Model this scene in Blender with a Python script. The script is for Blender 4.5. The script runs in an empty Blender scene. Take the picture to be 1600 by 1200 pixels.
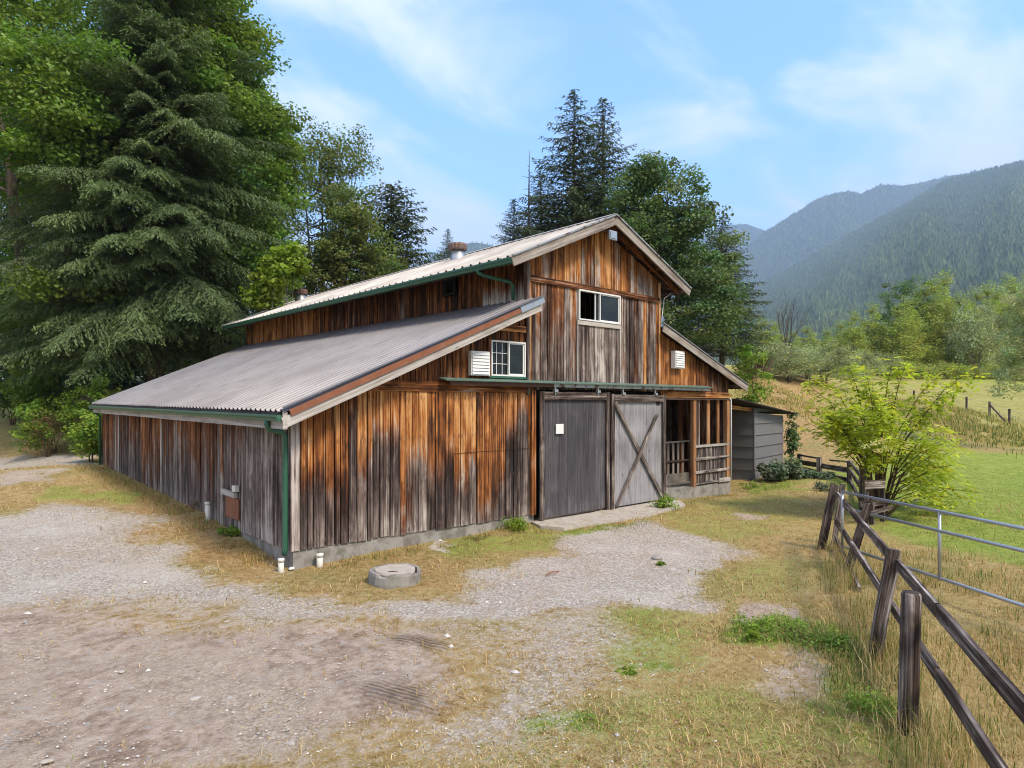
import bpy, math, random
import numpy as np
from mathutils import Vector
PI = math.pi
rad = math.radians
C = bpy.context.scene.collection
rng = np.random.default_rng(7)
random.seed(7)

# ------------------------------------------------------------------ camera
# world frame: barn's front-left corner is the origin, x runs along its front, y along its left wall, metres
FPX, CX, CY = 1045.0, 800.0, 631.0
TU = rad(47.86)
FW = np.array([math.cos(TU), math.sin(TU)]); RT = np.array([math.sin(TU), -math.cos(TU)])
CAM = np.array([-4.6826, -10.5328, 2.7])
cam = bpy.data.cameras.new('camera'); camo = bpy.data.objects.new('camera', cam); C.objects.link(camo)
camo.location = CAM
camo.rotation_euler = (rad(90), 0, -(rad(90) - TU))
cam.sensor_width = 36; cam.lens = 36*FPX/1600
cam.shift_y = (CY-600)/1600
cam.clip_start = 0.05; cam.clip_end = 30000
bpy.context.scene.camera = camo

# ------------------------------------------------------------------ world, sun, exposure
SUN_EL = rad(50)
sd = np.array([0.10, -0.99])
SUN_AZ = math.atan2(sd[1], sd[0])
W = bpy.data.worlds.new('World'); bpy.context.scene.world = W; W.use_nodes = True
nt = W.node_tree; nt.nodes.clear()
def wn(t, **k):
    n = nt.nodes.new(t)
    for a, b in k.items(): setattr(n, a, b)
    return n
sky = wn('ShaderNodeTexSky', sky_type='NISHITA', sun_disc=False)
sky.sun_elevation = SUN_EL; sky.sun_rotation = math.pi/2 - SUN_AZ
sky.altitude = 200; sky.air_density = 1.0; sky.dust_density = 0.6; sky.ozone_density = 1.6
tc = wn('ShaderNodeTexCoord')
sep = wn('ShaderNodeSeparateXYZ'); nt.links.new(tc.outputs['Generated'], sep.inputs[0])
# project the direction on a cloud deck so that clouds flatten towards the horizon
dz = wn('ShaderNodeMath', operation='ADD'); dz.inputs[1].default_value = 0.22; nt.links.new(sep.outputs[2], dz.inputs[0])
dx = wn('ShaderNodeMath', operation='DIVIDE'); nt.links.new(sep.outputs[0], dx.inputs[0]); nt.links.new(dz.outputs[0], dx.inputs[1])
dy = wn('ShaderNodeMath', operation='DIVIDE'); nt.links.new(sep.outputs[1], dy.inputs[0]); nt.links.new(dz.outputs[0], dy.inputs[1])
cmb = wn('ShaderNodeCombineXYZ'); nt.links.new(dx.outputs[0], cmb.inputs[0]); nt.links.new(dy.outputs[0], cmb.inputs[1])
cmap = wn('ShaderNodeMapping'); cmap.inputs['Location'].default_value = (2.3, 4.4, 0); cmap.inputs['Rotation'].default_value = (0, 0, 0.5); cmap.inputs['Scale'].default_value = (1.0, 1.6, 1)
nt.links.new(cmb.outputs[0], cmap.inputs[0])
cn = wn('ShaderNodeTexNoise'); cn.inputs['Scale'].default_value = 1.5; cn.inputs['Detail'].default_value = 9; cn.inputs['Roughness'].default_value = 0.55; cn.inputs['Distortion'].default_value = 0.5
nt.links.new(cmap.outputs[0], cn.inputs['Vector'])
cr = wn('ShaderNodeMapRange', interpolation_type='SMOOTHSTEP'); cr.inputs[1].default_value = 0.41; cr.inputs[2].default_value = 0.63; cr.inputs[3].default_value = 0.03; cr.inputs[4].default_value = 0.74
nt.links.new(cn.outputs[0], cr.inputs[0])
# more veil near the horizon
hz = wn('ShaderNodeMapRange', interpolation_type='SMOOTHSTEP'); hz.inputs[1].default_value = 0.34; hz.inputs[2].default_value = 0.0; hz.inputs[3].default_value = 0.0; hz.inputs[4].default_value = 0.75
nt.links.new(sep.outputs[2], hz.inputs[0])
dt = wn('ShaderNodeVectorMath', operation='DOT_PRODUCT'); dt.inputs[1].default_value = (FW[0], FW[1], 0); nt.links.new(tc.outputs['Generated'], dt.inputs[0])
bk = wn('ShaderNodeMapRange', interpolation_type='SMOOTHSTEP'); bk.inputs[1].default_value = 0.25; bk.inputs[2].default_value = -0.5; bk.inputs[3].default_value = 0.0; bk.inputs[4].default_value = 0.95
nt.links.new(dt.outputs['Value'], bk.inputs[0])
mxa = wn('ShaderNodeMath', operation='ADD'); nt.links.new(cr.outputs[0], mxa.inputs[0]); nt.links.new(bk.outputs[0], mxa.inputs[1])   # unseen thicker cloud bank, added behind the viewer for front fill
def cloud_dir(px, py, cosw, amt):
    v = Vector((FW[0]+RT[0]*(px-CX)/FPX, FW[1]+RT[1]*(px-CX)/FPX, -(py-CY)/FPX)).normalized()
    d = wn('ShaderNodeVectorMath', operation='DOT_PRODUCT'); d.inputs[1].default_value = v; nt.links.new(tc.outputs['Generated'], d.inputs[0])
    r = wn('ShaderNodeMapRange', interpolation_type='SMOOTHSTEP'); r.inputs[1].default_value = cosw; r.inputs[2].default_value = 1.0; r.inputs[3].default_value = 0.0; r.inputs[4].default_value = amt
    nt.links.new(d.outputs['Value'], r.inputs[0]); return r.outputs[0]
thr = wn('ShaderNodeMath', operation='ADD'); nt.links.new(cn.outputs[0], thr.inputs[0])
bump_ = cloud_dir(640, 210, 0.955, 0.10); b2_ = cloud_dir(1420, 290, 0.965, 0.14)
ba = wn('ShaderNodeMath', operation='ADD'); nt.links.new(bump_, ba.inputs[0]); nt.links.new(b2_, ba.inputs[1])
bs = wn('ShaderNodeMath', operation='SUBTRACT'); nt.links.new(ba.outputs[0], bs.inputs[0]); bs.inputs[1].default_value = 0.065
nt.links.new(bs.outputs[0], thr.inputs[1]); nt.links.new(thr.outputs[0], cr.inputs[0])
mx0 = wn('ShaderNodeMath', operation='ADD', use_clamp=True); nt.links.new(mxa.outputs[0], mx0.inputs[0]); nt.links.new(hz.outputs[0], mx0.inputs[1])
skm = wn('ShaderNodeMix', data_type='RGBA', blend_type='MULTIPLY'); skm.inputs[0].default_value = 1.0; skm.inputs[7].default_value = (1.30, 1.92, 2.45, 1)
nt.links.new(sky.outputs[0], skm.inputs[6])
mixc = wn('ShaderNodeMix', data_type='RGBA'); mixc.inputs[7].default_value = (6.8, 6.95, 7.3, 1)
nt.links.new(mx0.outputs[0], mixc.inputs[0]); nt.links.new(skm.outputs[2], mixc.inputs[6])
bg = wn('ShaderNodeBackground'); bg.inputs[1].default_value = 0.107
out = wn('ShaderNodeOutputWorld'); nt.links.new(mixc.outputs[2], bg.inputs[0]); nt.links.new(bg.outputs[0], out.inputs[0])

sl = bpy.data.lights.new('sun', 'SUN'); so = bpy.data.objects.new('sun', sl); C.objects.link(so)
sl.energy = 2.9; sl.angle = rad(14); sl.color = (1.0, 0.88, 0.71)
sdir = Vector((math.cos(SUN_AZ)*math.cos(SUN_EL), math.sin(SUN_AZ)*math.cos(SUN_EL), math.sin(SUN_EL)))
so.rotation_euler = sdir.to_track_quat('Z', 'Y').to_euler()
sc = bpy.context.scene
sc.view_settings.view_transform = 'Standard'; sc.view_settings.look = 'None'
sc.view_settings.exposure = 1.10; sc.view_settings.gamma = 1
sc.render.engine = 'CYCLES'
sc.cycles.max_bounces = 6; sc.cycles.diffuse_bounces = 3; sc.cycles.glossy_bounces = 2; sc.cycles.transmission_bounces = 3
sc.cycles.transparent_max_bounces = 6; sc.cycles.volume_bounces = 0; sc.cycles.filter_width = 1.05; sc.cycles.use_denoising = True

# ------------------------------------------------------------------ helpers: geometry
class MB:
    """collects polygons with a uv and a tone colour per corner"""
    def __init__(s): s.v = []; s.f = []; s.uv = []; s.col = []; s.n = 0
    def poly(s, vs, faces, uvs=None, cols=None):
        b = s.n; s.v.extend(vs); s.n += len(vs)
        for k, f in enumerate(faces):
            s.f.append([b+i for i in f])
            s.uv.extend([uvs[k][j] for j in range(len(f))] if uvs else [(vs[i][0]+vs[i][1], vs[i][2]) for i in f])
            s.col.extend([cols[i] for i in f] if cols else [(.5, .5, .5, 1)]*len(f))
    def build(s, name, mat, parent=None, smooth=False):
        me = bpy.data.meshes.new(name); me.from_pydata([tuple(map(float, v)) for v in s.v], [], s.f)
        uvl = me.uv_layers.new(name='UVMap'); uvl.data.foreach_set('uv', np.array(s.uv, 'f').ravel())
        ca = me.color_attributes.new('Col', 'FLOAT_COLOR', 'CORNER'); ca.data.foreach_set('color', np.array(s.col, 'f').ravel())
        me.materials.append(mat)
        if smooth: me.polygons.foreach_set('use_smooth', [True]*len(me.polygons))
        o = bpy.data.objects.new(name, me); C.objects.link(o)
        if parent is not None: o.parent = parent
        return o

def vec(*a): return np.array(a, float)
def unit(a): return a/np.linalg.norm(a)

def bar(mb, p0, p1, w, h, up=(0, 0, 1), tone=(.5, .5), seg=1, jit=0.0, tonef=None, taper=1.0):
    """board / beam from p0 to p1: w across, h along `up`; uv follows the grain"""
    p0 = vec(*p0); p1 = vec(*p1); d = p1-p0; L = np.linalg.norm(d); d = d/L
    up = vec(*up); a = np.cross(d, up)
    if np.linalg.norm(a) < 1e-4: a = np.cross(d, vec(1, 0, 0))
    a = unit(a); b = unit(np.cross(a, d))
    ru, rv, rr = random.random()*50, random.random()*50, random.random()
    vs = []; cols = []
    for i in range(seg+1):
        t = i/seg; c = p0+d*L*t + (a*random.uniform(-1, 1)+b*random.uniform(-1, 1))*jit*(1 if 0 < i < seg else .4)
        k = 1+(taper-1)*t
        for sx, sy in ((-1, -1), (1, -1), (1, 1), (-1, 1)):
            vs.append(tuple(c+a*w/2*sx*k+b*h/2*sy*k))
            q = tonef(t) if tonef else tone
            cols.append((q[0], q[1], rr, 1))
    faces = []; uvs = []
    per = [w, h, w, h]
    for i in range(seg):
        acc = ru
        for j in range(4):
            j2 = (j+1) % 4
            faces.append((i*4+j, i*4+j2, (i+1)*4+j2, (i+1)*4+j))
            v0 = rv+L*i/seg; v1 = rv+L*(i+1)/seg
            uvs.append([(acc, v0), (acc+per[j], v0), (acc+per[j], v1), (acc, v1)])
            acc += per[j]
    n = seg*4
    faces.append((3, 2, 1, 0)); uvs.append([(ru, rv), (ru+w, rv), (ru+w, rv+.01), (ru, rv+.01)])
    faces.append((n, n+1, n+2, n+3)); uvs.append([(ru, rv), (ru+w, rv), (ru+w, rv+.01), (ru, rv+.01)])
    mb.poly(vs, faces, uvs, cols)

def box(mb, x0, x1, y0, y1, z0, z1, tone=(.5, .5)):
    vs = [(x, y, z) for z in (z0, z1) for x, y in ((x0, y0), (x1, y0), (x1, y1), (x0, y1))]
    ru = random.random()*9
    fs = [(3, 2, 1, 0), (4, 5, 6, 7), (0, 1, 5, 4), (1, 2, 6, 5), (2, 3, 7, 6), (3, 0, 4, 7)]
    uvs = []
    for k, f in enumerate(fs):
        if k < 2: uvs.append([(vs[i][0]+ru, vs[i][1]) for i in f])
        elif k in (2, 4): uvs.append([(vs[i][0]+ru, vs[i][2]) for i in f])
        else: uvs.append([(vs[i][1]+ru, vs[i][2]) for i in f])
    mb.poly(vs, fs, uvs, [(tone[0], tone[1], ru/9, 1)]*8)

def tube(mb, pts, rs, n=8, caps=True, tone=(.5, .5)):
    pts = [vec(*p) for p in pts]
    if not hasattr(rs, '__len__'): rs = [rs]*len(pts)
    vs = []; uvs = []; faces = []
    ref = vec(.3, .2, 1); acc = 0; vv = [0]
    for i, p in enumerate(pts):
        d = unit(pts[min(i+1, len(pts)-1)]-pts[max(i-1, 0)])
        a = np.cross(d, ref)
        if np.linalg.norm(a) < .1: a = np.cross(d, vec(1, 0, 0))
        a = unit(a); b = np.cross(d, a)
        for k in range(n):
            t = 2*PI*k/n; vs.append(tuple(p+(a*math.cos(t)+b*math.sin(t))*rs[i]))
        if i: vv.append(vv[-1]+np.linalg.norm(p-pts[i-1]))
    ru = random.random()*30; c = 2*PI*max(rs)/n
    for i in range(len(pts)-1):
        for k in range(n):
            k2 = (k+1) % n
            faces.append((i*n+k, i*n+k2, (i+1)*n+k2, (i+1)*n+k))
            uvs.append([(ru+k*c, vv[i]), (ru+(k+1)*c, vv[i]), (ru+(k+1)*c, vv[i+1]), (ru+k*c, vv[i+1])])
    if caps:
        e = (len(pts)-1)*n
        faces.append(tuple(range(n-1, -1, -1))); uvs.append([(0, 0)]*n)
        faces.append(tuple(e+k for k in range(n))); uvs.append([(0, 0)]*n)
    mb.poly(vs, faces, uvs, [(tone[0], tone[1], random.random(), 1)]*len(vs))

def lathe(mb, cx, cy, prof, n=24, wob=0.0, tone=(.5, .5)):
    vs = []; faces = []
    ph = [random.uniform(-1, 1)*wob for _ in range(n)]
    for r, z in prof:
        for k in range(n):
            t = 2*PI*k/n; vs.append((cx+math.cos(t)*(r+ph[k]*min(1, r*4)), cy+math.sin(t)*(r+ph[k]*min(1, r*4)), z+ph[(k*3) % n]*.25))
    for i in range(len(prof)-1):
        for k in range(n):
            faces.append((i*n+k, i*n+(k+1) % n, (i+1)*n+(k+1) % n, (i+1)*n+k))
    faces.append(tuple((len(prof)-1)*n+k for k in range(n)))
    mb.poly(vs, faces, None, [(tone[0], tone[1], .5, 1)]*len(vs))

def soup(name, verts, k, mat, parent=None, cols=None, smooth=False):
    """numpy mesh: verts (N*k,3), every k in a row one face; cols (N,3) per face"""
    n = len(verts)//k
    me = bpy.data.meshes.new(name)
    me.vertices.add(n*k); me.vertices.foreach_set('co', np.ascontiguousarray(verts, 'f').ravel())
    me.loops.add(n*k); me.loops.foreach_set('vertex_index', np.arange(n*k, dtype='i'))
    me.polygons.add(n); me.polygons.foreach_set('loop_start', np.arange(0, n*k, k, dtype='i'))
    if cols is not None:
        ca = me.color_attributes.new('Col', 'FLOAT_COLOR', 'POINT')
        c4 = np.ones((n*k, 4), 'f'); c4[:, :3] = np.repeat(cols, k, 0); ca.data.foreach_set('color', c4.ravel())
    me.update(calc_edges=True); me.materials.append(mat)
    o = bpy.data.objects.new(name, me); C.objects.link(o)
    if parent is not None: o.parent = parent
    return o

def tag(o, label=None, cat=None, group=None, kind=None):
    if label: o['label'] = label
    if cat: o['category'] = cat
    if group: o['group'] = group
    if kind: o['kind'] = kind
    return o
def thing(name, label, cat, loc=(0, 0, 0), group=None):
    o = bpy.data.objects.new(name, None); C.objects.link(o); o.location = loc; o.empty_display_size = .2
    return tag(o, label, cat, group)
def copy_tree(root, loc, rz=0, scale=(1, 1, 1), label=None, group=None):
    r = root.copy(); C.objects.link(r); r.location = loc; r.rotation_euler = (0, 0, rz); r.scale = scale
    if label: r['label'] = label
    if group: r['group'] = group
    for ch in list(root.children):
        c = ch.copy(); C.objects.link(c); c.parent = r
        for g in list(ch.children):
            d = g.copy(); C.objects.link(d); d.parent = c
    return r

# value noise in numpy
_T = np.random.default_rng(3).random((256, 256))
def vnoise(x, y):
    x = np.asarray(x, float); y = np.asarray(y, float)
    xi = np.floor(x).astype(int); yi = np.floor(y).astype(int); fx = x-xi; fy = y-yi
    fx = fx*fx*(3-2*fx); fy = fy*fy*(3-2*fy)
    g = lambda a, b: _T[a & 255, b & 255]
    return (g(xi, yi)*(1-fx)+g(xi+1, yi)*fx)*(1-fy)+(g(xi, yi+1)*(1-fx)+g(xi+1, yi+1)*fx)*fy
def fbm(x, y, o=4):
    s = 0; a = .5; t = 0
    for i in range(o):
        s = s+a*vnoise(x*2**i+17.3*i, y*2**i+5.1*i); t += a; a *= .5
    return s/t
def sstep(a, b, x):
    t = np.clip((np.asarray(x, float)-a)/(b-a), 0, 1); return t*t*(3-2*t)

# ------------------------------------------------------------------ from the survey of the photo to places on the ground
def at(px, depth):
    l = (px-CX)/FPX*depth
    return (CAM[0]+FW[0]*depth+RT[0]*l, CAM[1]+FW[1]*depth+RT[1]*l)
def zat(py, depth): return CAM[2]-(py-CY)/FPX*depth
ctrl = [(0, 0, 0), (2.5, 0, .05), (5, 0, .1), (7, 0, .12), (10.2, -.2, .1), (13.6, 0, .03), (8, -1.3, .05), (0, 1, .05), (0, 2.5, .2), (0, 3.5, .32),
        (0, 5, .42), (0, 9, .55), (0, 14.3, .74), (-3, 14, .62), (-3, 5, .2), (-6, 10, .3), (-3, 0, 0), (-8, -3, 0), (-5, -10, 0), (-4, -14, 0), (-12, -12, 0), (0, -9, 0), (5, -9, 0),
        (2, -5, 0), (9, -5, 0), (5, -4, 0), (7, 18, 1.0), (14, 14, .7), (17, 3, .15), (5, -20, 0), (-20, 0, .2), (12, -3, 0), (14, -12, 0)]
for px, py, d in [(0, 720, 27), (0, 640, 38), (80, 690, 28), (250, 602, 34), (-200, 650, 35), (1400, 800, 16.7), (1260, 742, 22), (1600, 750, 24), (1700, 750, 24), (1600, 890, 10.8), (1577, 668, 44),
                  (1473, 640, 52), (1590, 700, 35), (1500, 592, 70), (1650, 590, 70), (1180, 585, 45), (1230, 610, 45), (1290, 645, 42), (1290, 690, 31), (1400, 702, 31), (1170, 572, 60),
                  (1300, 585, 66), (1450, 586, 78), (1600, 582, 80), (1000, 590, 45), (800, 590, 45), (500, 590, 45), (200, 590, 60), (0, 600, 60), (1500, 640, 47)]:
    x, y = at(px, d); ctrl.append((x, y, zat(py, d)))
ctrl = np.array(ctrl)
def _k(d): return np.sqrt(d*d+1.5)
_D = _k(np.linalg.norm(ctrl[:, None, :2]-ctrl[None, :, :2], axis=2))
_A = np.zeros((len(ctrl)+1,)*2); _A[:-1, :-1] = _D+np.eye(len(ctrl))*-.02; _A[-1, :-1] = 1; _A[:-1, -1] = 1
_w = np.linalg.solve(_A, np.append(ctrl[:, 2], 0))
def G0(x, y):
    x = np.asarray(x, float); y = np.asarray(y, float); s = np.full(x.shape, _w[-1])
    for c, w in zip(ctrl, _w): s = s+w*_k(np.hypot(x-c[0], y-c[1]))
    r = np.hypot(x-5, y-0); f = sstep(85, 160, r)
    far = 6+np.clip(r-120, 0, None)*.004
    return s*(1-f)+far*f
def G(x, y):
    return G0(x, y)
def hit(px, py):
    """where the line of sight through a pixel meets the ground"""
    r = (FW+(px-CX)/FPX*RT); b = -(py-CY)/FPX; z = 0.
    if b >= -.002: return None
    d = (z-CAM[2])/b
    for _ in range(30):
        x, y = CAM[0]+r[0]*d, CAM[1]+r[1]*d
        d = d*.5+.5*min(90, max(1, (float(G(x, y))-CAM[2])/b))
    return (CAM[0]+r[0]*d, CAM[1]+r[1]*d)

# ------------------------------------------------------------------ helpers: materials
class NT:
    def __init__(s, name):
        s.m = bpy.data.materials.new(name); s.m.use_nodes = True; s.t = s.m.node_tree; s.t.nodes.clear()
        s.out = s.t.nodes.new('ShaderNodeOutputMaterial')
    def n(s, t, ins=None, **k):
        n = s.t.nodes.new(t)
        for a, b in k.items(): setattr(n, a, b)
        for a, b in (ins or {}).items(): s.set(n, a, b)
        return n
    def set(s, n, a, b):
        i = n.inputs[a]
        if isinstance(b, bpy.types.NodeSocket): s.t.links.new(b, i)
        elif isinstance(b, bpy.types.Node): s.t.links.new(b.outputs[0], i)
        else: i.default_value = b
    def noise(s, vecs, scale, detail=4, rough=.5, dist=0):
        n = s.n('ShaderNodeTexNoise', {'Scale': scale, 'Detail': detail, 'Roughness': rough, 'Distortion': dist})
        if vecs is not None: s.set(n, 'Vector', vecs)
        return n.outputs[0]
    def ramp(s, fac, stops, interp='LINEAR'):
        n = s.n('ShaderNodeValToRGB'); n.color_ramp.interpolation = interp
        e = n.color_ramp.elements
        while len(e) < len(stops): e.new(.5)
        for i, (p, c) in enumerate(stops):
            e[i].position = p; e[i].color = (c[0], c[1], c[2], 1) if hasattr(c, '__len__') else (c, c, c, 1)
        s.set(n, 0, fac); return n.outputs[0]
    def mix(s, f, a, b, blend='MIX'):
        n = s.n('ShaderNodeMix', data_type='RGBA', blend_type=blend)
        s.set(n, 0, f); s.set(n, 6, a); s.set(n, 7, b); return n.outputs[2]
    def math(s, op, a, b=0., clamp=False):
        n = s.n('ShaderNodeMath', operation=op, use_clamp=clamp); s.set(n, 0, a); s.set(n, 1, b); return n.outputs[0]
    def rng(s, v, a, b, c=0., d=1.):
        n = s.n('ShaderNodeMapRange', interpolation_type='SMOOTHSTEP'); s.set(n, 0, v)
        for i, q in enumerate((a, b, c, d)): n.inputs[i+1].default_value = q
        return n.outputs[0]
    def mapping(s, v, scale=(1, 1, 1), loc=(0, 0, 0), rot=(0, 0, 0)):
        return s.n('ShaderNodeMapping', {'Vector': v, 'Scale': scale, 'Location': loc, 'Rotation': rot}).outputs[0]
    def pos(s): return s.n('ShaderNodeTexCoord').outputs['Object']
    def geo(s): return s.n('ShaderNodeNewGeometry').outputs['Position']
    def uv(s): return s.n('ShaderNodeUVMap', uv_map='UVMap').outputs[0]
    def col(s):
        a = s.n('ShaderNodeAttribute', attribute_name='Col'); sp = s.n('ShaderNodeSeparateColor', {0: a.outputs['Color']})
        return a.outputs['Color'], sp.outputs[0], sp.outputs[1], sp.outputs[2]
    def principled(s, base, rough=.7, metal=0., bump=None, bstr=.4, bdist=.01, spec=.3):
        p = s.n('ShaderNodeBsdfPrincipled', {'Base Color': base, 'Roughness': rough, 'Metallic': metal, 'Specular IOR Level': spec})
        if bump is not None:
            b = s.n('ShaderNodeBump', {'Height': bump, 'Strength': bstr, 'Distance': bdist}); s.set(p, 'Normal', b.outputs[0])
        s.t.links.new(p.outputs[0], s.out.inputs[0]); s.p = p
        return s.m

def wood_material(name, warm=((.020, .010, .006), (.10, .034, .013), (.33, .115, .028), (.60, .32, .13)), grey=((.022, .016, .015), (.085, .060, .052), (.21, .165, .145), (.50, .44, .40)), contrast=1.0):
    m = NT(name); uv = m.uv(); _, R, Gc, B = m.col()
    fine = m.noise(m.mapping(uv, (75, 1.6, 1)), 1.0, 8, .7)
    streak = m.noise(m.mapping(uv, (24, .45, 1), (3, 7, 0)), 1.0, 4, .6)
    blotch = m.noise(m.mapping(uv, (3.2, 1.4, 1), (9, 2, 0)), 1.0, 4, .6, .6)
    knotv = m.n('ShaderNodeTexVoronoi', {'Vector': m.mapping(uv, (5.0, 1.7, 1)), 'Scale': 1.0, 'Randomness': 1.0})
    knot = m.rng(knotv.outputs['Distance'], .05, .13, 1., 0.)
    stain = m.noise(m.mapping(uv, (4.5, .55, 1), (21, 5, 0)), 1.0, 7, .68, .4)
    # warm-to-dark value of each spot
    v = m.math('ADD', m.math('MULTIPLY', m.math('SUBTRACT', streak, .5), 2.0*contrast), R)
    v = m.math('ADD', v, m.math('MULTIPLY', m.math('SUBTRACT', blotch, .5), 1.1*contrast))
    v = m.math('ADD', v, m.math('MULTIPLY', m.math('SUBTRACT', B, .5), .16)); v = m.math('ADD', v, m.math('MULTIPLY', m.math('SUBTRACT', fine, .5), 1.3*contrast), True)
    cw = m.ramp(v, [(0.05, warm[0]), (.32, warm[1]), (.62, warm[2]), (.97, warm[3])])
    cg = m.ramp(v, [(0.05, grey[0]), (.36, grey[1]), (.66, grey[2]), (.97, grey[3])])
    g = m.math('ADD', Gc, m.math('MULTIPLY', m.math('SUBTRACT', blotch, .5), 1.0))
    g = m.math('ADD', g, m.math('MULTIPLY', m.math('SUBTRACT', streak, .5), 1.1))
    g = m.math('ADD', g, m.math('MULTIPLY', m.math('SUBTRACT', fine, .5), .5)); g = m.rng(g, .28, .72)
    c = m.mix(g, cw, cg)
    c = m.mix(m.math('MULTIPLY', knot, .55), c, (.02, .012, .008, 1))
    c = m.mix(m.math('MULTIPLY', m.rng(stain, .52, .64), .62*contrast), c, (.014, .009, .008, 1))
    crack = m.rng(fine, .33, .41, .35, 1.)
    c = m.mix(1.0, c, crack, 'MULTIPLY')
    h = m.math('ADD', fine, m.math('MULTIPLY', streak, .6))
    return m.principled(c, .82, 0, h, .55, .006, .2)

def plain(name, c, rough=.6, metal=0., var=.25, scale=6., bstr=.15, spec=.4, c2=None, lo=.4, hi=.65):
    m = NT(name); p = m.pos()
    n = m.noise(p, scale, 6, .6); n2 = m.noise(p, scale*7, 4, .6)
    k = m.math('ADD', m.math('MULTIPLY', m.math('SUBTRACT', n, .5), var*2), m.math('ADD', 1., m.math('MULTIPLY', m.math('SUBTRACT', n2, .5), var)))
    col = m.mix(1.0, (*c, 1), k, 'MULTIPLY')
    if c2: col = m.mix(m.rng(m.noise(p, scale*1.7, 7, .65), lo, hi), col, (*c2, 1))
    return m.principled(col, rough, metal, n2, bstr, .005, spec)

def leaf_material(name, c, transl=.35, rough=.55):
    m = NT(name); a, R, Gc, B = m.col()
    col = m.mix(1.0, (*c, 1), a, 'MULTIPLY')
    d = m.n('ShaderNodeBsdfPrincipled', {'Base Color': col, 'Roughness': rough, 'Specular IOR Level': .25})
    t = m.n('ShaderNodeBsdfTranslucent', {'Color': m.mix(1.0, col, (1.25, 1.35, .6, 1), 'MULTIPLY')})
    x = m.n('ShaderNodeMixShader', {0: transl}); m.t.links.new(d.outputs[0], x.inputs[1]); m.t.links.new(t.outputs[0], x.inputs[2])
    m.t.links.new(x.outputs[0], m.out.inputs[0]); return m.m

M = {}
M['siding'] = wood_material('weathered_siding')
M['fence_wood'] = wood_material('dark_fence_wood', warm=((.015, .010, .008), (.06, .040, .031), (.13, .09, .07), (.24, .18, .145)), grey=((.022, .016, .014), (.08, .06, .052), (.18, .145, .13), (.46, .41, .37)), contrast=1.15)
M['trim_wood'] = wood_material('grey_trim_wood', warm=((.08, .05, .035), (.2, .14, .1), (.33, .25, .2), (.45, .37, .31)), grey=((.12, .10, .09), (.24, .205, .185), (.37, .33, .30), (.52, .49, .46)), contrast=.6)
M['plywood'] = wood_material('weathered_plywood', warm=((.05, .03, .02), (.16, .08, .04), (.34, .18, .08), (.5, .33, .2)), grey=((.03, .028, .033), (.075, .068, .075), (.17, .16, .17), (.33, .32, .34)), contrast=.42)
M['stud'] = wood_material('stud_lumber', warm=((.05, .02, .01), (.16, .065, .03), (.34, .16, .07), (.46, .28, .15)), contrast=.5)
M['concrete'] = plain('concrete', (.30, .285, .26), .9, 0, .28, 2.2, .35, .2, c2=(.17, .155, .135))
M['concrete_pale'] = plain('pale_concrete', (.42, .375, .325), .9, 0, .3, 3.2, .3, .2, c2=(.33, .27, .21), lo=.45, hi=.7)
M['green_paint'] = plain('green_painted_metal', (.028, .11, .068), .42, 0, .25, 3., .05, .5, c2=(.07, .17, .12), lo=.55, hi=.8)
M['hood_paint'] = plain('faded_green_metal', (.10, .17, .14), .5, 0, .3, 3., .05, .4, c2=(.22, .24, .22), lo=.5, hi=.7)
M['white_vinyl'] = plain('white_vinyl', (.72, .72, .71), .45, 0, .08, 2., .03)
M['galv'] = plain('galvanised_steel', (.42, .44, .46), .42, .7, .18, 5., .05, .5)
M['track_metal'] = plain('track_metal', (.36, .37, .38), .5, .5, .3, 3., .05, .5, c2=(.12, .07, .05), lo=.5, hi=.62)
M['rust'] = plain('rusty_metal', (.25, .10, .055), .75, .1, .35, 4., .2, .3, c2=(.30, .19, .15), lo=.56, hi=.8)
M['vent_cap'] = plain('weathered_vent_cap', (.20, .15, .13), .6, .4, .35, 9., .1, .3, c2=(.16, .07, .045), lo=.45, hi=.6)
M['rust_track'] = plain('rusty_track', (.105, .05, .04), .7, .2, .3, 5., .1)
M['dark'] = plain('dark_interior', (.012, .011, .01), .9)
M['shed_panel'] = plain('grey_shed_panel', (.15, .143, .147), .6, 0, .2, 1.6, .05, .3)
M['black_felt'] = plain('roof_underlay', (.02, .014, .014), .95, 0, .5, 14., .5)
M['pvc'] = plain('white_pvc', (.68, .66, .60), .45, 0, .12, 8., .03, .4, c2=(.5, .46, .38), lo=.6, hi=.8)
M['steel_roof_dark'] = None

def roof_material(name, base, dirt, metal, rough, dscale=1.0):
    m = NT(name); p = m.geo()
    n1 = m.noise(m.mapping(p, (.5, .5, .5)), 1., 6, .6); n2 = m.noise(m.mapping(p, (1.2, 14, 1.2)), 1., 5, .6); n3 = m.noise(p, 40., 4, .6)
    c = m.mix(m.rng(n1, .35, .72), (*base, 1), (*dirt, 1))
    c = m.mix(m.rng(n2, .48, .72, 0., .75), c, (*[d*.75 for d in dirt], 1))
    k = m.math('ADD', .88, m.math('MULTIPLY', n3, .24)); c = m.mix(1.0, c, k, 'MULTIPLY')
    r = m.math('ADD', rough-.08, m.math('MULTIPLY', n1, .2))
    return m.principled(c, r, metal, n3, .06, .003, .4)
M['roof_grey'] = roof_material('grey_brown_roofing', (.215, .204, .214), (.165, .152, .158), .25, .45)
M['roof_white'] = roof_material('pale_roofing', (.50, .475, .44), (.33, .29, .26), .1, .55)
def glass_material():
    m = NT('window_glass'); n = m.noise(m.pos(), 3., 3)
    c = m.ramp(n, [(.3, (.006, .009, .007)), (.7, (.022, .028, .022))])
    return m.principled(c, .05, 0, n, .04, .02, .45)
M['glass'] = glass_material()
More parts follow.
